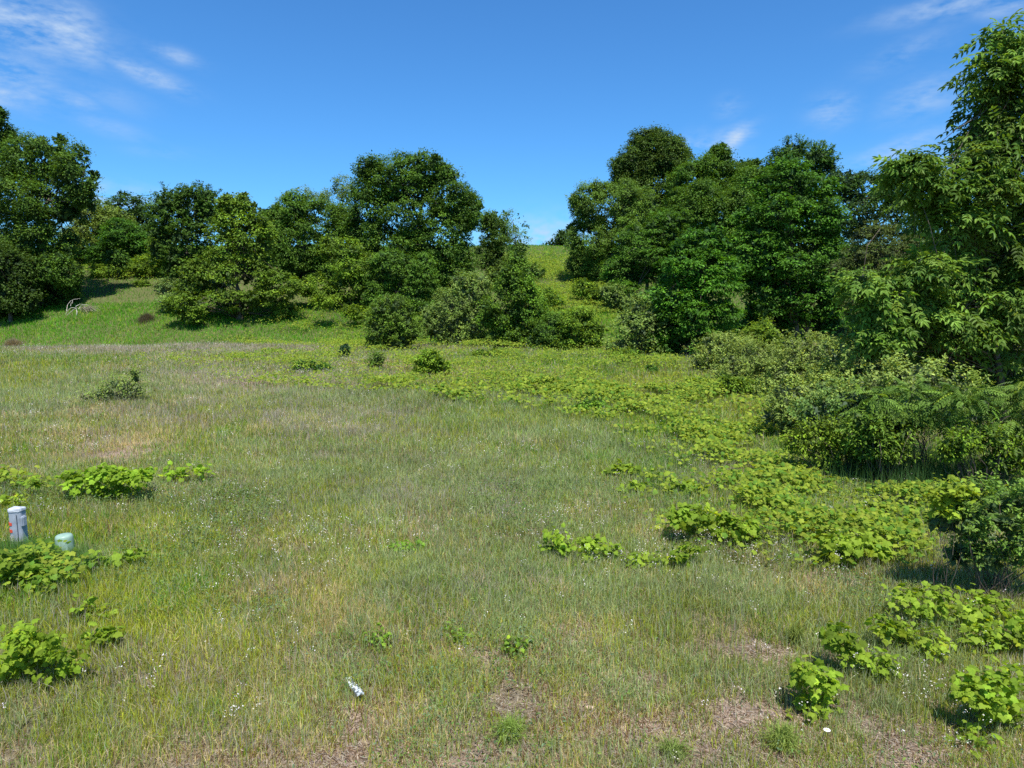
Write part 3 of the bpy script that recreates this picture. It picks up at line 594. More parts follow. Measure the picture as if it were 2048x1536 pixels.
plant(TR, 'dark distant trees behind, in the dip between the layered maple and the near ash', 'tree', G2, (1740, 560), 74, dict(FAR, L=.25), [(1690, 372, 34, 26), (1745, 375, 40, 34), (1800, 375, 46, 38), (1860, 390, 40, 40), (1740, 430, 70, 50), (1690, 440, 40, 40), (1790, 450, 70, 44), (1850, 460, 50, 50)], 128, .3)
plant('fine_leaved_tree', 'dull olive brown finely twigged tree behind the near ash', 'tree', G2, (1770, 680), 38, OLIVE, [(1765, 495, 58, 40), (1735, 550, 56, 50), (1805, 570, 52, 55), (1750, 610, 60, 50)], 129, .16, 8)

plant(TR, 'mid green tree filling the line between the ragged tipped tree and the large layered maple', 'tree', G2, (1500, 560), 78, dict(MID, L=.22), [(1500, 370, 34, 36), (1480, 420, 50, 46), (1530, 440, 44, 50), (1430, 440, 50, 50), (1390, 420, 50, 50)], 130, .26)
plant(TR, 'dark tree low behind the left trees, between the feathery topped tree and the rounded one', 'tree', G1, (540, 560), 84, dict(FAR, c=(.045, .09, .028)), [(540, 450, 34, 26), (520, 490, 44, 40), (575, 490, 40, 40)], 131, .2)
# shrubs at the foot of the hill
BU = 'shrub'
plant(BU, 'pale grey green shrub at the left foot of the yellow green viny tree', 'shrub', G3, (352, 632), 63.5, dict(GREY, c=(.12, .18, .10), L=.14), [(350, 590, 32, 24), (378, 605, 26, 20), (335, 612, 20, 14)], 201, 0)
plant(BU, 'rounded green shrub, leftmost of the bushes at the foot of the centre hill', 'shrub', G3, (780, 700), 46, S_(c=(.085, .14, .04), c2=(.12, .19, .045), L=.12, cr=.3, n=34, twig=.35), [(785, 625, 40, 28), (765, 655, 36, 34), (815, 655, 26, 30), (780, 680, 42, 20)], 202, 0)
plant(BU, 'soft grey green shrub behind and left of the dark vine covered shrub', 'shrub', G3, (920, 700), 50, GREY, [(940, 588, 44, 32), (905, 630, 44, 38), (955, 640, 44, 40), (875, 655, 32, 30), (910, 670, 40, 24)], 203, 0)
plant('vine_covered_tree', 'dark vine covered small tree, tallest in the middle of the foot of the hill', 'tree', G3, (1035, 708), 48, S_(c=(.06, .125, .026), c2=(.13, .21, .035), L=.15, cr=.36, n=34, cv=.25), [(1030, 545, 28, 34), (1025, 585, 42, 40), (1005, 625, 40, 38), (1055, 635, 42, 40), (1035, 675, 52, 28)], 204, .1)
plant(BU, 'dark green rounded shrub just right of the vine covered tree', 'shrub', G3, (1105, 705), 46, S_(c=(.06, .12, .03), c2=(.1, .17, .04), L=.13, cr=.32, n=34), [(1105, 655, 36, 30), (1120, 685, 36, 20), (1085, 690, 28, 14)], 205, 0)
plant('vine_mound', 'yellow green vine mound between the rounded shrub and the grey green shrub', 'vines', G3, (1160, 700), 45, VINEY | dict(L=.14, cr=.3), [(1155, 645, 34, 28), (1180, 670, 28, 24), (1140, 685, 30, 14)], 206, 0)
plant(BU, 'grey green willowy shrub at the left foot of the bright maple', 'shrub', G3, (1265, 722), 42, dict(GREY, twig=.7), [(1285, 630, 30, 28), (1262, 665, 32, 32), (1295, 675, 32, 36), (1245, 700, 32, 18)], 207, 0)
plant('vine_mound', 'low vine mound in front of the grey green willowy shrub', 'vines', G3, (1255, 738), 38, VINEY | dict(L=.13, cr=.26), [(1248, 715, 26, 16), (1280, 722, 22, 12)], 208, 0)
plant('vine_mound', 'vine mound on the upper right edge of the sloping strip', 'vines', G3, (1175, 605), 69, VINEY, [(1165, 575, 22, 15), (1190, 588, 20, 14)], 209, 0)
plant(BU, 'grey green shrub on the right edge of the sloping strip', 'shrub', G3, (1225, 625), 65, dict(GREY, L=.16), [(1225, 592, 20, 18), (1250, 605, 20, 18)], 210, 0)
plant(BU, 'small fluffy shrub at the top of the sloping strip', 'shrub', G3, (1020, 560), 76, dict(GREY, c=(.10, .17, .05), L=.18), [(1025, 530, 24, 16), (1060, 545, 26, 14), (1000, 550, 22, 14)], 211, 0)
plant('vine_mound', 'small yellow vine mound alone on the green slope at left', 'vines', G3, (283, 572), None, VINEY | dict(L=.14, cr=.25), [(283, 567, 16, 6)], 212, 0)
plant('vine_mound', 'yellow vines over a brushy heap at the edge of the deep shade at left', 'vines', G3, (100, 590), None, VINEY | dict(L=.16, cr=.25), [(98, 575, 24, 9), (120, 582, 12, 5)], 213, 0)
plant(BU, 'dark rounded shrub on the shady side of the slope above the viny tree', 'shrub', G3, (225, 548), 70, DARK, [(232, 520, 20, 14)], 214, 0)

# small shrubs in the field
plant(BU, 'low dark green shrub spreading in the middle distance of the field', 'shrub', G4, (622, 745), None, S_(c=(.05, .12, .03), c2=(.08, .17, .04), L=.10, cr=.2, n=26), [(605, 733, 20, 12), (635, 734, 18, 9), (655, 740, 9, 5)], 301, 0)
plant('small_conifer', 'tiny dark bluish conifer at the far edge of the field', 'conifer', G4, (690, 718), None, S_(c=(.03, .075, .05), c2=(.05, .10, .06), L=.08, cr=.13, n=34), [(689, 700, 7, 10), (689, 708, 9, 9)], 302, .03)
plant(BU, 'small upright olive shrub between the conifer and the leafy field bush', 'shrub', G4, (755, 740), None, S_(c=(.08, .13, .04), c2=(.11, .17, .05), L=.09, cr=.18, n=20, twig=.4, tup=1.2), [(755, 722, 12, 13), (752, 732, 14, 8)], 303, 0)
plant('vine_mound', 'round leafy vine bush standing by itself at the far side of the field', 'vines', G4, (857, 752), None, VINEY | dict(L=.12, cr=.24, c=(.11, .19, .03)), [(858, 722, 26, 20), (850, 740, 22, 10), (885, 735, 12, 10)], 304, 0)
plant('vine_mound', 'flat wide vine mound in front of the soft grey green shrub', 'vines', G4, (980, 718), None, VINEY | dict(L=.13, cr=.24, c=(.11, .19, .03)), [(965, 712, 22, 8), (995, 708, 18, 9)], 305, 0)
plant(BU, 'low spreading grey green shrub in the left half of the field', 'shrub', G4, (228, 806), None, S_(c=(.14, .19, .08), c2=(.19, .23, .11), L=.065, cr=.2, n=20, twig=.38, tup=.9, gap=.15), [(225, 790, 40, 10), (195, 790, 34, 11), (268, 782, 26, 14), (272, 750, 7, 12), (240, 772, 28, 10)], 306, 0, parts=('stems', 'foliage'))
plant(BU, 'small dark shrub on the bright ground just in front of the bright maple', 'shrub', G4, (1303, 748), None, S_(c=(.06, .14, .04), c2=(.08, .18, .05), L=.09, cr=.15, n=20), [(1302, 740, 10, 7)], 307, 0)
plant(BU, 'low leafy shrub on the bright ground just right of the field centre', 'shrub', G4, (1180, 830), None, S_(c=(.09, .17, .03), c2=(.14, .23, .04), L=.09, cr=.16, n=22), [(1185, 810, 22, 9), (1160, 818, 12, 6)], 308, 0)

# thicket along the right
AO = S_(grow=1.25, c=(.15, .20, .085), c2=(.23, .27, .14), L=.075, cr=.22, n=42, twig=.42, tup=1.0, sub=8, stems=14)
plant(BU, 'grey green thicket shrub, farthest back, at the right foot of the bright maple', 'shrub', G6, (1440, 745), 34, dict(AO, L=.10, cr=.28), [(1440, 700, 34, 26), (1418, 722, 26, 20), (1470, 700, 30, 24)], 401, 0)
plant('vine_mound', 'yellow vine heap with upright shoots below the layered maple', 'vines', G6, (1528, 690), 36, VINEY | dict(L=.13, cr=.26, c=(.12, .20, .035)), [(1525, 668, 30, 22), (1500, 680, 24, 18), (1550, 690, 22, 14)], 402, 0)
plant(BU, 'grey green thicket shrub with yellow vines at its foot, edge of the bright ground', 'shrub', G6, (1490, 800), 29, AO, [(1500, 722, 50, 32), (1540, 740, 40, 34), (1470, 750, 40, 26)], 403, 0)
plant('vine_mound', 'leafy vine mound along the bottom of the thicket beside the bright ground', 'vines', G6, (1480, 795), None, VINEY | dict(L=.10, cr=.2), [(1445, 765, 24, 16), (1490, 775, 32, 18), (1525, 790, 26, 16)], 404, 0)
plant(BU, 'tall pale olive shrub in the middle of the thicket, below the olive brown tree', 'shrub', G6, (1620, 820), 25, AO, [(1610, 712, 50, 30), (1650, 725, 44, 34), (1590, 750, 50, 36), (1560, 780, 40, 28)], 405, 0)
plant(BU, 'widest pale olive shrub of the thicket, right against the near ash', 'shrub', G6, (1710, 850), 19.5, AO, [(1700, 722, 50, 30), (1750, 745, 44, 30), (1690, 765, 58, 34), (1650, 800, 46, 26), (1790, 770, 40, 26)], 406, 0)
plant(BU, 'bluish green shrub in front of the widest pale olive shrub', 'shrub', G6, (1690, 900), 16.8, dict(AO, c=(.10, .165, .085), c2=(.15, .22, .11)), [(1680, 815, 44, 26), (1730, 810, 42, 26), (1640, 830, 40, 22)], 407, 0)
plant('vine_thicket', 'viny shrub with bare curved stems, left of the dark hollow', 'vines', G6, (1680, 945), 14.8, S_(c=(.12, .18, .03), c2=(.19, .26, .045), L=.07, cr=.2, n=26, cv=.25, stems=34, stemr=.014, T=T_OVAL, gap=.1), [(1640, 865, 48, 32), (1700, 862, 50, 34), (1605, 890, 34, 30), (1665, 905, 50, 26), (1735, 890, 40, 36)], 408, 0)
SU = S_(grow=.95, il=.12, T=T_SUMAC, sv=(.5, 1.1), L=.34, cr=.25, n=5, c=(.07, .125, .04), c2=(.12, .175, .065), M=M_LEAF, flat=.5, wu=1.0, wr=.55, droop=.3, sub=12, inner=1.6, dens=1.3, lowcut=-.3, stems=16, stemr=.014)
plant('sumac', 'sumac with ladder like fronds above the dark hollow', 'sumac', G6, (1840, 930), 14.2, SU, [(1800, 790, 60, 26), (1850, 800, 56, 30), (1755, 815, 40, 22), (1810, 830, 60, 24), (1735, 850, 36, 30), (1770, 870, 34, 28), (1890, 840, 30, 24)], 409, 0)
plant('sumac', 'sumac with ladder like fronds at the right edge, under the near ash', 'sumac', G6, (1990, 930), 13.4, SU, [(1940, 800, 50, 28), (2000, 810, 56, 34), (2060, 800, 50, 50), (1975, 845, 60, 26), (2050, 870, 50, 26)], 410, 0)
plant('vine_thicket', 'tangled viny shrub right of the dark hollow, under the edge sumac', 'vines', G6, (1960, 960), 13.0, S_(c=(.10, .165, .03), c2=(.17, .24, .04), L=.07, cr=.18, n=24, cv=.25, stems=40, stemr=.012, T=T_OVAL, gap=.12), [(1925, 885, 34, 22), (1975, 880, 44, 30), (2035, 900, 44, 40), (1900, 905, 16, 14), (2000, 925, 40, 16)], 411, 0)
plant(BU, 'dense dogwood like shrub, nearest at the right edge, dark underneath', 'shrub', G6, (1985, 1165), 8.6, S_(c=(.10, .165, .06), c2=(.16, .225, .09), L=.055, cr=.13, n=30, T=T_OVAL, twig=.17, tup=.8, cv=.2, sub=12, stems=40, stemr=.006, lowcut=-.5), [(1960, 1010, 70, 44), (2030, 1010, 60, 50), (1915, 1050, 50, 46), (1985, 1070, 80, 50), (2070, 1060, 70, 80), (1950, 1110, 60, 26)], 412, 0)
plant('vine_mound', 'yellow vine spray climbing the left shoulder of the nearest edge shrub', 'vines', G6, (1890, 1040), 8.5, S_(il=.06, T=T_GRAPE, M=M_VINE, c=(.16, .225, .035), c2=(.22, .28, .05), sv=(.4, 1.3), L=.075, cr=.12, n=7, wu=1., stems=8, stemr=.004), [(1895, 975, 28, 20), (1930, 985, 22, 14), (1880, 1005, 18, 18)], 413, 0)

plant(BU, 'olive shrub at the bend of the thicket edge, left of the bluish green shrub', 'shrub', G6, (1600, 880), 18.5, AO, [(1590, 805, 46, 30), (1560, 825, 34, 24), (1640, 800, 40, 28), (1600, 840, 44, 24)], 414, 0)
plant(BU, 'light green shrub behind the sumac above the dark hollow', 'shrub', G6, (1850, 880), 16, AO, [(1830, 765, 50, 24), (1890, 775, 50, 26), (1780, 780, 40, 24)], 415, 0)
plant('vine_mound', 'broad vine mound over the upper left of the sloping strip', 'vines', G3, (1085, 610), 66, VINEY, [(1085, 590, 24, 16), (1105, 605, 22, 14)], 215, 0)
0 and plant('vine_mound', 'vine mound in the middle of the sloping strip behind the dark rounded shrub', 'vines', G3, (1130, 650), 56, VINEY, [(1120, 625, 26, 18), (1145, 640, 24, 16)], 216, 0)
plant('vine_mound', 'vine heap on the hillside between the viny tree and the leftmost round bush', 'vines', G3, (700, 640), 60, VINEY | dict(c=(.14, .22, .03)), [(650, 600, 24, 12), (715, 625, 26, 12)], 217, 0)
plant(BU, 'mixed leaf green shrub in front of the sumac, left of the dark hollow', 'shrub', G6, (1770, 935), 13.9, S_(c=(.09, .15, .035), c2=(.14, .205, .05), L=.075, cr=.2, n=34, T=T_OVAL, cv=.22, stems=20, gap=.08), [(1745, 845, 40, 30), (1785, 860, 34, 30), (1735, 885, 36, 28), (1775, 900, 26, 20)], 416, 0)
# near ash like tree
ASH = S_(il=.2, T=T_ASH, sv=(.55, 1.15), L=.43, cr=.38, n=7, c=(.065, .12, .035), c2=(.125, .185, .06), flat=.6, wu=.9, wr=.38, droop=.42, sub=12, inner=1.2, dens=1.35, cv=.18, lowcut=-.8, back=.6)
plant('ash_tree', 'tall near tree at the right edge with long drooping compound leaves', 'tree', G2, (2015, 870), 20., dict(ASH, grow=.92, shift=24),
      [(1975, 80, 26, 24), (2030, 95, 24, 24), (1975, 140, 42, 40), (2010, 150, 50, 50), (1965, 210, 44, 44, .4), (2025, 240, 60, 60), (1990, 290, 50, 44, .5), (1955, 262, 44, 36), (1925, 305, 32, 30), (1985, 335, 56, 40), (1960, 170, 34, 40), (1945, 325, 48, 36, -.5), (2045, 340, 70, 70), (1935, 385, 60, 36, -.6), (1990, 410, 60, 50, .6), (2060, 440, 60, 70),
       (1800, 325, 22, 18, -.8), (1815, 360, 34, 22, -.6), (1865, 375, 36, 26, -.7), (1840, 405, 46, 26, 0), (1900, 440, 60, 34, -.4), (1945, 500, 70, 44, 0), (2040, 530, 60, 60), (1830, 530, 36, 20, -.8), (1800, 565, 42, 24, -.7), (1870, 560, 60, 30, 0),
       (1700, 562, 22, 14, -1.0), (1735, 595, 32, 20, -.9), (1745, 625, 34, 22, -.8), (1735, 670, 36, 16, -.9), (1830, 610, 56, 28, -.4), (1800, 660, 56, 30, 0), (1890, 660, 60, 30, -.5), (1910, 590, 60, 34, .2), (1990, 600, 60, 40, -.3), (2060, 620, 50, 60), (1860, 705, 60, 26, .3), (1950, 700, 50, 26, .6), (1880, 740, 50, 24, .8), (1960, 760, 60, 40, 1.0), (2040, 740, 50, 60, 1.0), (1920, 640, 60, 50, 1.2), (1980, 480, 70, 90, 1.4)], 501, .10, 6, limbr=.5)
print('plants', NLEAF[0], time.time() - T0)

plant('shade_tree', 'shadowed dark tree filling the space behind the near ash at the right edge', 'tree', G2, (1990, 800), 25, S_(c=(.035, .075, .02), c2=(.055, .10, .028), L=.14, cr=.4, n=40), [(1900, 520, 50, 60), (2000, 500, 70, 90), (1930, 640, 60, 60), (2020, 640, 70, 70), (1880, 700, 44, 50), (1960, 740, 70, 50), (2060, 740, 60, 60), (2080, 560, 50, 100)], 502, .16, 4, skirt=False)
# near grape vine clumps
def vine(label, lobes, basepx, seed, c=(.14, .22, .034), c2=(.21, .28, .05), L=.070, n=12, name='grape_vine'):
    st = S_(T=T_GRAPE, sv=(.35, 1.4), gap=.10, il=.06, M=M_VINE, c=c, c2=c2, L=L, cr=.12, n=n, flat=.7, wu=.55, wn=.6, wr=.4, droop=.9, sub=6, inner=.4, grow=1.15, stems=9, stemr=.004, cv=.15, back=.6, dens=.8, lowcut=-.3)
    return plant(name, label, 'vines', G5, basepx, None, st, lobes, seed, 0, bark=M_STEM, parts=('stems', 'leaves'))
vine('compact grape vine tuft standing alone near the bottom right', [(1620, 1380, 36, 40), (1610, 1345, 16, 14), (1655, 1370, 16, 14), (1625, 1415, 26, 16)], (1620, 1430), 601)
vine('two humped grape vine clump just above and right of the lone tuft', [(1690, 1300, 26, 24), (1740, 1320, 34, 26), (1672, 1270, 10, 16), (1755, 1340, 20, 12)], (1715, 1350), 602)
vine('wide grape vine clump spreading left from the right edge, below the dense edge shrub', [(1850, 1205, 50, 24), (1920, 1210, 54, 30), (1985, 1225, 50, 30), (1880, 1225, 40, 22), (1815, 1195, 18, 12)], (1900, 1255), 603)
vine('loose grape vine with white flowers among it, joining the humped clump to the wide one', [(1800, 1270, 26, 22), (1850, 1285, 44, 26), (1870, 1300, 22, 12), (1780, 1250, 10, 10)], (1840, 1310), 604)
vine('grape vine patch at the right edge below the wide clump', [(2010, 1280, 40, 26), (1965, 1275, 24, 18), (2045, 1260, 20, 24)], (2005, 1310), 605)
vine('big leaved grape vine clump in the bottom right corner', [(2000, 1390, 44, 40), (1945, 1385, 26, 20), (2035, 1430, 36, 30), (2025, 1355, 30, 20), (1995, 1430, 20, 18)], (2000, 1465), 606)
vine('tiny orange tipped vine sprig in the bottom right corner', [(1942, 1470, 11, 9), (1962, 1478, 9, 7)], (1950, 1488), 607, L=.07, n=3)
vine('oblong grape vine clump standing alone at right centre of the meadow', [(1115, 1092, 20, 20), (1165, 1092, 30, 20), (1210, 1092, 24, 20), (1185, 1105, 40, 14)], (1165, 1124), 608)
vine('ragged grape vine below and right of the oblong clump', [(1280, 1128, 22, 12), (1345, 1110, 26, 20), (1385, 1100, 24, 16), (1350, 1130, 28, 12), (1315, 1135, 16, 8)], (1340, 1142), 609)
vine('grape vine clump beside a straw coloured bare patch, above the ragged one', [(1385, 1035, 36, 22), (1415, 1055, 34, 20), (1355, 1030, 16, 12), (1430, 1080, 20, 12)], (1400, 1085), 610, L=.095)
vine('grape vine clump between the bare patch clump and the large vine sheet', [(1470, 1060, 34, 20), (1500, 1075, 26, 14), (1450, 1040, 16, 12)], (1478, 1092), 611, L=.095)
vine('small grape vine in the blue green grass, farthest left of the vines right of centre', [(1240, 945, 18, 12), (1225, 950, 18, 6), (1255, 938, 12, 8)], (1238, 958), 612, L=.11)
vine('thin grape vine runner just below the small one in the blue green grass', [(1258, 978, 16, 8), (1275, 972, 12, 6), (1245, 985, 10, 4)], (1260, 990), 613, L=.09)
vine('grape vine pair in front of the straw patch, right of the thin runner', [(1345, 980, 12, 8), (1375, 975, 18, 8), (1400, 980, 12, 8)], (1372, 993), 614, L=.09)
vine('low grape vine hump at the lower front of the large vine sheet', [(1700, 1085, 40, 22), (1680, 1110, 30, 16), (1740, 1100, 24, 14)], (1700, 1132), 615, L=.105)
vine('grape vine tuft hiding the front of the green dome pedestal', [(125, 1112, 14, 10), (110, 1125, 18, 10)], (118, 1138), 616, c=(.13, .22, .035), c2=(.2, .29, .05), n=4, L=.09)
vine('grape vine sprawling right of the green dome pedestal', [(190, 1120, 26, 10), (245, 1118, 30, 12), (270, 1108, 14, 8)], (235, 1140), 617, c=(.13, .22, .035), c2=(.2, .29, .05), n=4, L=.1)
vine('grape vine heap below the grey pedestal at the left edge', [(40, 1120, 40, 22), (70, 1150, 36, 18), (20, 1150, 26, 20), (90, 1170, 26, 12)], (50, 1185), 618, c=(.12, .21, .035), c2=(.19, .28, .05), L=.095)
vine('grape vine tuft at the left edge behind the grey pedestal', [(14, 1005, 18, 12), (38, 998, 10, 8)], (18, 1022), 619, L=.09, n=4)
vine('long grape vine mound behind the pedestals', [(115, 955, 32, 16), (160, 968, 36, 18), (215, 955, 36, 18), (265, 960, 40, 18), (230, 985, 22, 16), (175, 985, 24, 12), (75, 965, 14, 10)], (190, 1003), 620, c=(.15, .245, .035), c2=(.22, .32, .045), L=.09)
vine('smaller grape vine mound to the right end of the long mound', [(385, 952, 26, 14), (410, 945, 14, 12), (350, 946, 14, 8)], (388, 970), 621, c=(.15, .24, .035), c2=(.2, .3, .045), L=.09, n=5)
vine('little upright grape vine between the sprawling left vines and the corner vine', [(170, 1222, 14, 12), (190, 1225, 14, 9), (160, 1210, 8, 8)], (175, 1246), 622, L=.085, n=4)
vine('large grape vine spread in the bottom left corner', [(30, 1290, 36, 24), (80, 1295, 40, 26), (130, 1300, 32, 26), (60, 1330, 34, 24), (105, 1325, 30, 20), (20, 1350, 24, 22)], (70, 1370), 623, c=(.16, .25, .035), c2=(.24, .33, .05))
vine('grape vine arm with one pale drooping leaf, at the right end of the corner vine', [(200, 1275, 18, 14), (215, 1268, 10, 10)], (200, 1302), 624, n=4, c=(.16, .25, .035))
vine('low leafy weed clump in the middle of the meadow, right of the leaning straw', [(755, 1275, 16, 12), (740, 1285, 12, 8)], (748, 1298), 625, c=(.13, .22, .04), c2=(.17, .27, .05), L=.04, n=9, name='weed_clump')
vine('pale leafy weed clump a little right of the meadow centre', [(905, 1268, 22, 8), (925, 1272, 12, 8)], (910, 1285), 626, c=(.14, .24, .05), c2=(.2, .3, .07), L=.045, n=8, name='weed_clump')
vine('small dark weed with bright tips right of the pale weed clump', [(1032, 1292, 14, 12)], (1032, 1310), 627, c=(.10, .18, .04), c2=(.17, .27, .05), L=.045, n=8, name='weed_clump')
vine('green weed patch in the grass above the meadow centre', [(820, 1092, 20, 8), (795, 1095, 14, 7), (838, 1085, 8, 6)], (815, 1104), 628, c=(.12, .23, .04), c2=(.17, .28, .05), L=.045, n=8, name='weed_clump')

# grass tufts
def tuft(label, bpx, r, h, c, seed, n=320, w_=.006):
    rng = np.random.default_rng(seed); b = ground(*bpx); B = Buf()
    P = np.tile(b, (n, 1)); P[:, :2] += rng.normal(size=(n, 2)) * r * .22
    a = rng.uniform(0, 2 * math.pi, n); out_ = np.stack([np.cos(a), np.sin(a), 0 * a], 1); hh = h * rng.uniform(.5, 1.2, n)
    wv = np.cross(out_, [0, 0, 1.]) * (w_ / 2); le = rng.uniform(.1, 1, n)
    m = P + np.array([0, 0, 1.]) * (hh * .6)[:, None] + out_ * (r * .45 * le)[:, None]; t = P + np.array([0, 0, 1.]) * (hh * (1 - .6 * le))[:, None] + out_ * (r * 1.2 * le)[:, None]
    V = np.stack([P - wv, P + wv, m + wv, m - wv, t], 1).reshape(-1, 3); q = np.arange(n)[:, None] * 5
    C = np.repeat(np.array(c)[None] * rng.uniform(.7, 1.3, (n, 1)), 5, 0)
    B.add(V, (q + np.array([[0, 1, 2, 3, 3, 2, 4]])).ravel(), np.tile([4, 3], n), C)
    tag(B.build('grass_tuft', M_GRASS, None, b), label, 'grass tuft', 'bright grass tufts')
tuft('bright green fountain shaped grass tuft at the bottom, right of centre', (1018, 1478), .2, .2, (.2, .29, .06), 701)
tuft('yellow green grass tuft near the bottom edge, below the lone grape vine tuft', (1565, 1500), .22, .24, (.22, .29, .07), 702)
tuft('yellow green grass tuft at the bottom edge, right of centre', (1345, 1515), .18, .16, (.2, .27, .07), 703, 240)
tuft('upright yellow green grass tuft left of the humped grape vine clump', (1590, 1290), .14, .26, (.2, .25, .06), 704, 200)
tuft('arching green grass tuft in the shade under the nearest edge shrub', (1880, 1175), .22, .3, (.12, .2, .06), 705)
# tall grass in the dark hollow
rng = np.random.default_rng(77)
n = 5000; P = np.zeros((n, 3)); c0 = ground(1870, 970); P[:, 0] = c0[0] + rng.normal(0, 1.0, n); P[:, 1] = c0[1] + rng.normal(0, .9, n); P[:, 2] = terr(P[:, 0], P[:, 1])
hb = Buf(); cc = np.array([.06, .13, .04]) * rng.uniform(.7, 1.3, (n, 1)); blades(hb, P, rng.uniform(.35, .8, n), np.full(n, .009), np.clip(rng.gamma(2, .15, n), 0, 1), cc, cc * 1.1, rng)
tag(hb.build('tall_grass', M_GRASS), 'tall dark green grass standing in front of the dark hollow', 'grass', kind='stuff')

# ------------------------------------------------------------------ small hard objects
import bmesh
def bm_obj(name, bm, mat, parent=None, smooth=False):
    me = bpy.data.meshes.new(name); bm.to_mesh(me); bm.free(); me.materials.append(mat)
    if smooth: me.polygons.foreach_set('use_smooth', [True] * len(me.polygons))
    o = bpy.data.objects.new(name, me); col.objects.link(o); o.parent = parent; return o
def prism(bm, outline, z0, z1, s1=1., bevel=0.):
    lo = [bm.verts.new((x, y, z0)) for x, y in outline]; hi = [bm.verts.new((x * s1, y * s1, z1)) for x, y in outline]
    n = len(outline); fs = [bm.faces.new((lo[i], lo[(i + 1) % n], hi[(i + 1) % n], hi[i])) for i in range(n)]
    fs.append(bm.faces.new(hi)); fs.append(bm.faces.new(lo[::-1]))
    if bevel: bmesh.ops.bevel(bm, geom=[e for e in bm.edges], offset=bevel, segments=2, affect='EDGES')
    return fs
M_PED = simple('weathered_grey_plastic', (.24, .28, .34), (.36, .40, .46), .55, 9, .1)
M_PEDCAP = simple('chalky_grey_plastic', (.30, .33, .38), (.56, .60, .64), .6, 26, .1)
M_DOME = simple('green_plastic', (.21, .33, .26), (.28, .40, .33), .42, 14, .05)
M_RED = simple('red_tape', (.55, .06, .03), (.68, .12, .06), .5, 30)
M_TAG = simple('faded_label', (.55, .55, .52), (.16, .16, .16), .6, 90)
M_DARK = simple('dark_plastic_and_shadow', (.05, .06, .075), (.10, .11, .13), .5, 20)  # door seam colour, also used for the shadow block under the board
b = ground(40, 1102)
ped = empty('utility_pedestal', b); tag(ped, 'grey square utility pedestal with two red bands, at the left edge of the meadow', 'utility pedestal')
ped.rotation_euler = (rad(2), rad(1), rad(-4))
s = .092
out_ = [(-s, -s * .5), (-s * .5, -s), (s * .25, -s), (s * .75, -s * .55), (s, -s * .3), (s, s * .9), (-s, s * .9)]
bm = bmesh.new(); prism(bm, out_, -.1, .62, .97, .006); bm_obj('housing', bm, M_PED, ped)
bm = bmesh.new(); prism(bm, [(x * 1.07, y * 1.07) for x, y in out_], .621, .665, .96, .008); bm_obj('cap', bm, M_PEDCAP, ped)
for z in (.42, .315):
    bm = bmesh.new(); yy = -s * .985
    v = [(-s * 1.005, -s * .5 - .002, z), (-s * .48, -s * .995, z), (-s * .48, -s * .99, z + .045), (-s * .998, -s * .49 - .002, z + .045)]
    v2 = [(-s * .48, -s * 1.001, z), (-s * .12, -s * 1.001, z), (-s * .12, -s * .998, z + .045), (-s * .48, -s * .998, z + .045)]
    for q in (v, v2):
        f = [bm.verts.new(p) for p in q]; bm.faces.new(f)
    r = bmesh.ops.extrude_face_region(bm, geom=bm.faces[:]); bmesh.ops.translate(bm, vec=(-.003, -.004, 0), verts=[x for x in r['geom'] if isinstance(x, bmesh.types.BMVert)])
    bm_obj('red_band', bm, M_RED, ped)
bm = bmesh.new(); bmesh.ops.create_cube(bm, size=1, matrix=Matrix.Translation((-s * .25, -s * 1.0, .2)) @ Matrix.Diagonal((.06, .006, .13, 1))); bm_obj('label_plate', bm, M_TAG, ped)
bm = bmesh.new(); bmesh.ops.create_cube(bm, size=1, matrix=Matrix.Translation((s * 1.12, 0, .47)) @ Matrix.Diagonal((.05, .09, .15, 1))); bmesh.ops.bevel(bm, geom=bm.edges[:], offset=.012, segments=2, affect='EDGES'); bm_obj('lock_box', bm, M_PED, ped)
bm = bmesh.new(); bmesh.ops.create_cube(bm, size=1, matrix=Matrix.Translation((s * .58, -s * .80, .30)) @ Matrix.Rotation(rad(40), 4, 'Z') @ Matrix.Diagonal((.006, .012, .58, 1))); bm_obj('door_seam', bm, M_DARK, ped)
b = ground(134, 1128)
dome = empty('dome_pedestal', b); tag(dome, 'pale green dome topped cable pedestal standing in tall grass', 'utility pedestal')
def lathe(bm, prof, seg=40):
    rings = []
    for r, z in prof: rings.append([bm.verts.new((r * math.cos(a), r * math.sin(a), z)) for a in np.linspace(0, 2 * math.pi, seg, endpoint=False)])
    for A, B in zip(rings[:-1], rings[1:]):
        for i in range(seg): bm.faces.new((A[i], A[(i + 1) % seg], B[(i + 1) % seg], B[i]))
    bm.faces.new(rings[-1]); bm.faces.new(rings[0][::-1])
bm = bmesh.new(); lathe(bm, [(.130, .02), (.131, .10), (.128, .30), (.127, .385), (.124, .41), (.115, .430), (.100, .441), (.07, .448), (.03, .451)]); bm_obj('dome', bm, M_DOME, dome, True)
bm = bmesh.new(); lathe(bm, [(.115, -.15), (.118, .0), (.140, .005), (.140, .035), (.1325, .04)]); bm_obj('base_collar', bm, M_DOME, dome, True)
dome.rotation_euler = (0, rad(-2), 0); dome.scale = (.9, .9, .97)
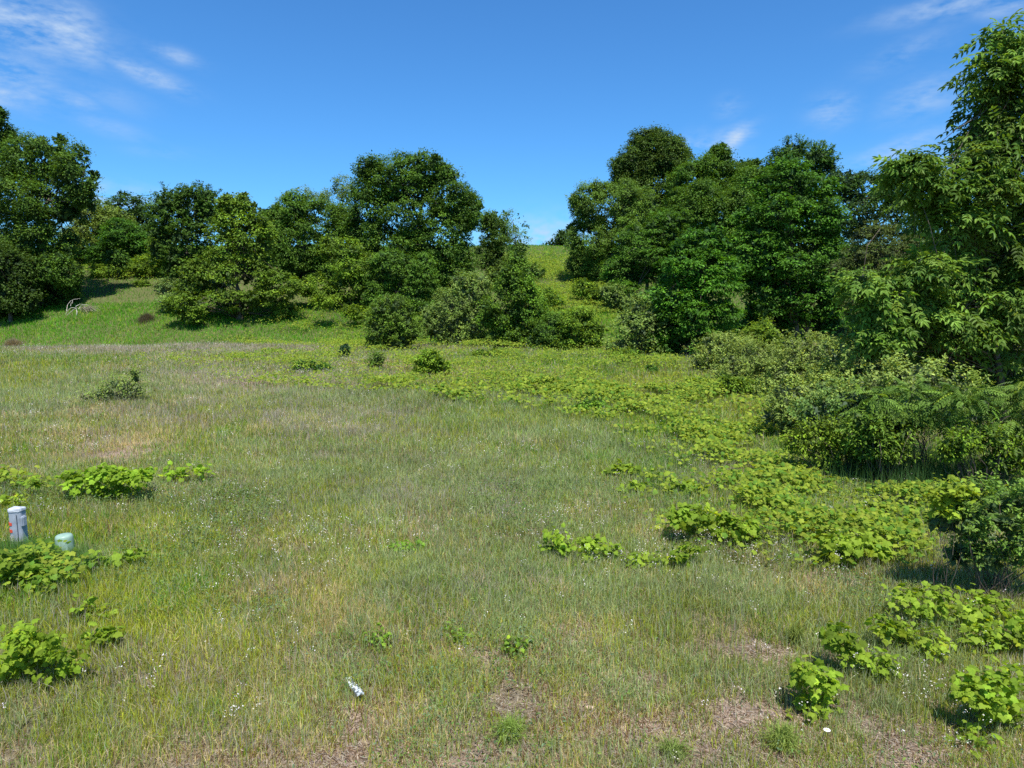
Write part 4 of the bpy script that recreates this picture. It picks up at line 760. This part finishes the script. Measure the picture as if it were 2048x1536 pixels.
# foreground blades around the pedestals
rng = np.random.default_rng(78)
n = 3200; q = [ground(134, 1140), ground(45, 1118), ground(90, 1130)]; P = np.array([q[i] for i in rng.integers(0, 3, n)]); P[:, 0] += rng.normal(0, .3, n); P[:, 1] += rng.normal(-.08, .16, n); P[:, 2] = terr(P[:, 0], P[:, 1])
hb = Buf(); cc = np.array([.09, .19, .05]) * rng.uniform(.7, 1.3, (n, 1)); blades(hb, P, rng.uniform(.18, .42, n), np.full(n, .007), np.clip(rng.gamma(2, .15, n), 0, 1), cc, cc * 1.1, rng)
tag(hb.build('rank_grass', M_GRASS), 'taller rank green grass growing around the two pedestals', 'grass', kind='stuff')

# board with flaking white paint
mb = bpy.data.materials.new('flaking_paint'); mb.use_nodes = True; t = mb.node_tree; p = t.nodes['Principled BSDF']; p.inputs['Roughness'].default_value = .7
co = t.nodes.new('ShaderNodeTexCoord'); n1 = t.nodes.new('ShaderNodeTexNoise'); n1.inputs['Scale'].default_value = 30; n1.inputs['Detail'].default_value = 4
t.links.new(co.outputs['Object'], n1.inputs['Vector']); r = t.nodes.new('ShaderNodeValToRGB'); r.color_ramp.interpolation = 'CONSTANT'
r.color_ramp.elements[0].color = (.10, .12, .13, 1); r.color_ramp.elements[1].position = .515; r.color_ramp.elements[1].color = (.62, .68, .74, 1)
t.links.new(n1.outputs[0], r.inputs[0]); t.links.new(r.outputs[0], p.inputs['Base Color'])
a0, a1 = ground(697, 1372), ground(722, 1412); mid = (a0 + a1) / 2; dv = a1 - a0
board = empty('marker_board', mid); board.rotation_euler = (0, 0, math.atan2(dv[1], dv[0]))
tag(board, 'narrow board with flaking white paint lying in the grass near the bottom', 'board')
bm = bmesh.new(); L = np.linalg.norm(dv)
bmesh.ops.create_grid(bm, x_segments=14, y_segments=4, size=.5, matrix=Matrix.Diagonal((L, .07, 1, 1)))
for v in bm.verts: v.co.z = .07 + .02 * math.sin(v.co.x * 9) + .012 * math.cos(v.co.y * 30) + (.012 if abs(v.co.x) > L * .45 else 0)
r_ = bmesh.ops.extrude_face_region(bm, geom=bm.faces[:]); bmesh.ops.translate(bm, vec=(0, 0, -.022), verts=[x for x in r_['geom'] if isinstance(x, bmesh.types.BMVert)])
bm_obj('painted_board', bm, mb, board)
bm = bmesh.new()
prism(bm, [(-L * .5, -.03), (-L * .5 + .05, -.035), (-L * .5 + .05, .035), (-L * .5, .03)], -.02, .06); bm_obj('end_shadow', bm, M_DARK, board)  # dark block that stands in for the shadow at the board's far end

# dead bleached branch on the slope
def pxl(pts, D0):   # polyline: px, py, height is solved at a fixed distance
    return [at(px, py, D0 + dd) for (px, py, dd) in pts]
bb = ground(152, 633); e = empty('dead_branch', bb); tag(e, 'fallen bleached bare branch arching over the green slope at left', 'branch')
D0 = bb[1]; B = Buf(); rng = np.random.default_rng(9)
main = [[(153, 634, 0), (154, 624, 0), (152, 616, .1), (146, 620, .2), (138, 627, .2), (132, 633, .2)], [(152, 616, 0), (143, 615, -.3), (135, 621, -.4), (131, 629, -.5)], [(152, 614, 0), (158, 618, .4), (161, 622, .6)],
        [(157, 618, .3), (163, 611, .6), (168, 610, .8), (173, 614, 1.), (174, 622, 1.)], [(165, 610, .6), (174, 609, .9), (181, 614, 1.1), (183, 622, 1.2)], [(167, 610, .7), (170, 616, .7), (171, 624, .8)], [(151, 613, .1), (160, 608, .4), (168, 609, .8)],
        [(133, 622, .5), (135, 610, .8), (141, 602, 1.), (147, 599, 1.1), (160, 597, 1.2)], [(145, 600, 1.), (145, 607, .9)], [(141, 612, 0.8), (143, 604, .9)]]
for i, q in enumerate(main):
    P_ = np.array(pxl(q, D0)); k = len(P_); r0 = .04 if i == 0 else .022
    tube(B, P_, np.linspace(r0, r0 * .45, k), 5)
B.build('bleached_wood', M_PALEBARK, e, bb)
B = Buf()
for i in range(160):   # fine twigs
    px0, py0 = 158 + rng.random() * 26, 612 + rng.random() * 8; a = at(px0, py0, D0 + .8); q = a + np.array([rng.uniform(-.2, 1.0), rng.uniform(-.4, .4), rng.uniform(-.5, .3)])
    tube(B, wig(rng, a, q, 4, .12), np.linspace(.009, .004, 4), 3)
B.build('twigs', simple('grey_twigs', (.25, .21, .15), (.34, .30, .22), .9, 9), e, bb)

# heap of dry grass and dark twiggy brush
def heap(label, bpx, rw, h, c, seed, name='dry_grass_heap', n=2600, w_=.02):
    rng = np.random.default_rng(seed); b = ground(*bpx); B = Buf()
    u = rng.normal(size=(n, 2)) * rw * .4; P = np.tile(b, (n, 1)); P[:, :2] += u; P[:, 2] = terr(P[:, 0], P[:, 1]) - .02
    k = np.exp(-np.sum(u ** 2, 1) / (2 * (rw * .42) ** 2)); cc = np.array(c)[None] * rng.uniform(.55, 1.35, (n, 1))
    blades(B, P, h * (.3 + .9 * k) * rng.uniform(.6, 1.1, n), np.full(n, w_), np.clip(rng.gamma(3, .2, n), .1, 1.3), cc, cc, rng)
    tag(B.build(name, M_GRASS, None, b), label, 'brush heap')
heap('pale brown dry heap at the far left edge of the field', (24, 694), .85, .75, (.27, .23, .17), 801)
heap('dark grey dead brush clump on the slope right of the bleached branch', (292, 642), .9, .8, (.12, .11, .07), 802, 'dead_brush', 1500, .02)
heap('reddish dead grass patch at the far left in front of the deep shade', (118, 597), 1.0, .7, (.13, .12, .07), 803, 'dead_brush', 1500, .02)

# loose stones and one daisy
rng = np.random.default_rng(15)
def stone(label, bpx, r, seed):
    rng = np.random.default_rng(seed); b = ground(*bpx); bm = bmesh.new(); bmesh.ops.create_icosphere(bm, subdivisions=3, radius=r)
    k = rng.normal(size=(5, 3))
    for v in bm.verts:
        d_ = v.co.normalized(); s_ = 1 + .12 * math.sin(3 * d_.x + k[0, 0] * 3) + .1 * math.sin(4 * d_.y + k[1, 0] * 3) + .06 * math.sin(7 * d_.z + k[2, 0])
        v.co = v.co * s_; v.co.z *= .55
    o = bm_obj('stone', bm, M_STONE, None, True); o.location = b + np.array([0, 0, r * .2]); tag(o, label, 'stone', 'loose stones')
M_STONE = simple('tan_stone', (.38, .27, .19), (.52, .42, .34), .9, 40, .3)
stone('pinkish tan stone in the bare patch right of the meadow centre', (1108, 1243), .05, 1)
stone('flat tan stone on bare soil, below the pinkish one and to its right', (1165, 1308), .045, 2)
stone('small pale stone on bare soil left of the white board', (628, 1398), .035, 3)
stone('rounded tan stone near the bottom edge, right of the bright fountain grass tuft', (1178, 1420), .04, 4)
b = ground(1652, 1497); e = empty('daisy', b); tag(e, 'single white daisy with a yellow centre near the bottom edge at right', 'flower')
bm = bmesh.new(); hd = .16
for i in range(14):
    a = 2 * math.pi * i / 14; d_ = Vector((math.cos(a), math.sin(a), .1)); s_ = Vector((-math.sin(a), math.cos(a), 0)); c_ = Vector((0, 0, hd))
    vs = [bm.verts.new(c_ + d_ * .006 + s_ * .003), bm.verts.new(c_ + d_ * .006 - s_ * .003), bm.verts.new(c_ + d_ * .026 - s_ * .005), bm.verts.new(c_ + d_ * .029), bm.verts.new(c_ + d_ * .026 + s_ * .005)]; bm.faces.new(vs)
bm_obj('petals', bm, simple('white_petals', (.8, .8, .78), (.85, .85, .82), .8), e)
bm = bmesh.new(); bmesh.ops.create_uvsphere(bm, u_segments=12, v_segments=8, radius=.009, matrix=Matrix.Translation((0, 0, hd + .002)) @ Matrix.Diagonal((1, 1, .6, 1))); bm_obj('flower_centre', bm, simple('yellow_disc', (.75, .5, .03), (.8, .6, .05), .8), e, True)
B = Buf(); tube(B, [(0, 0, -.02), (.004, 0, hd * .5), (0, 0, hd - .002)], [.0025, .002, .002], 5); B.build('stem', M_STEM, e)
print('done', time.time() - T0)
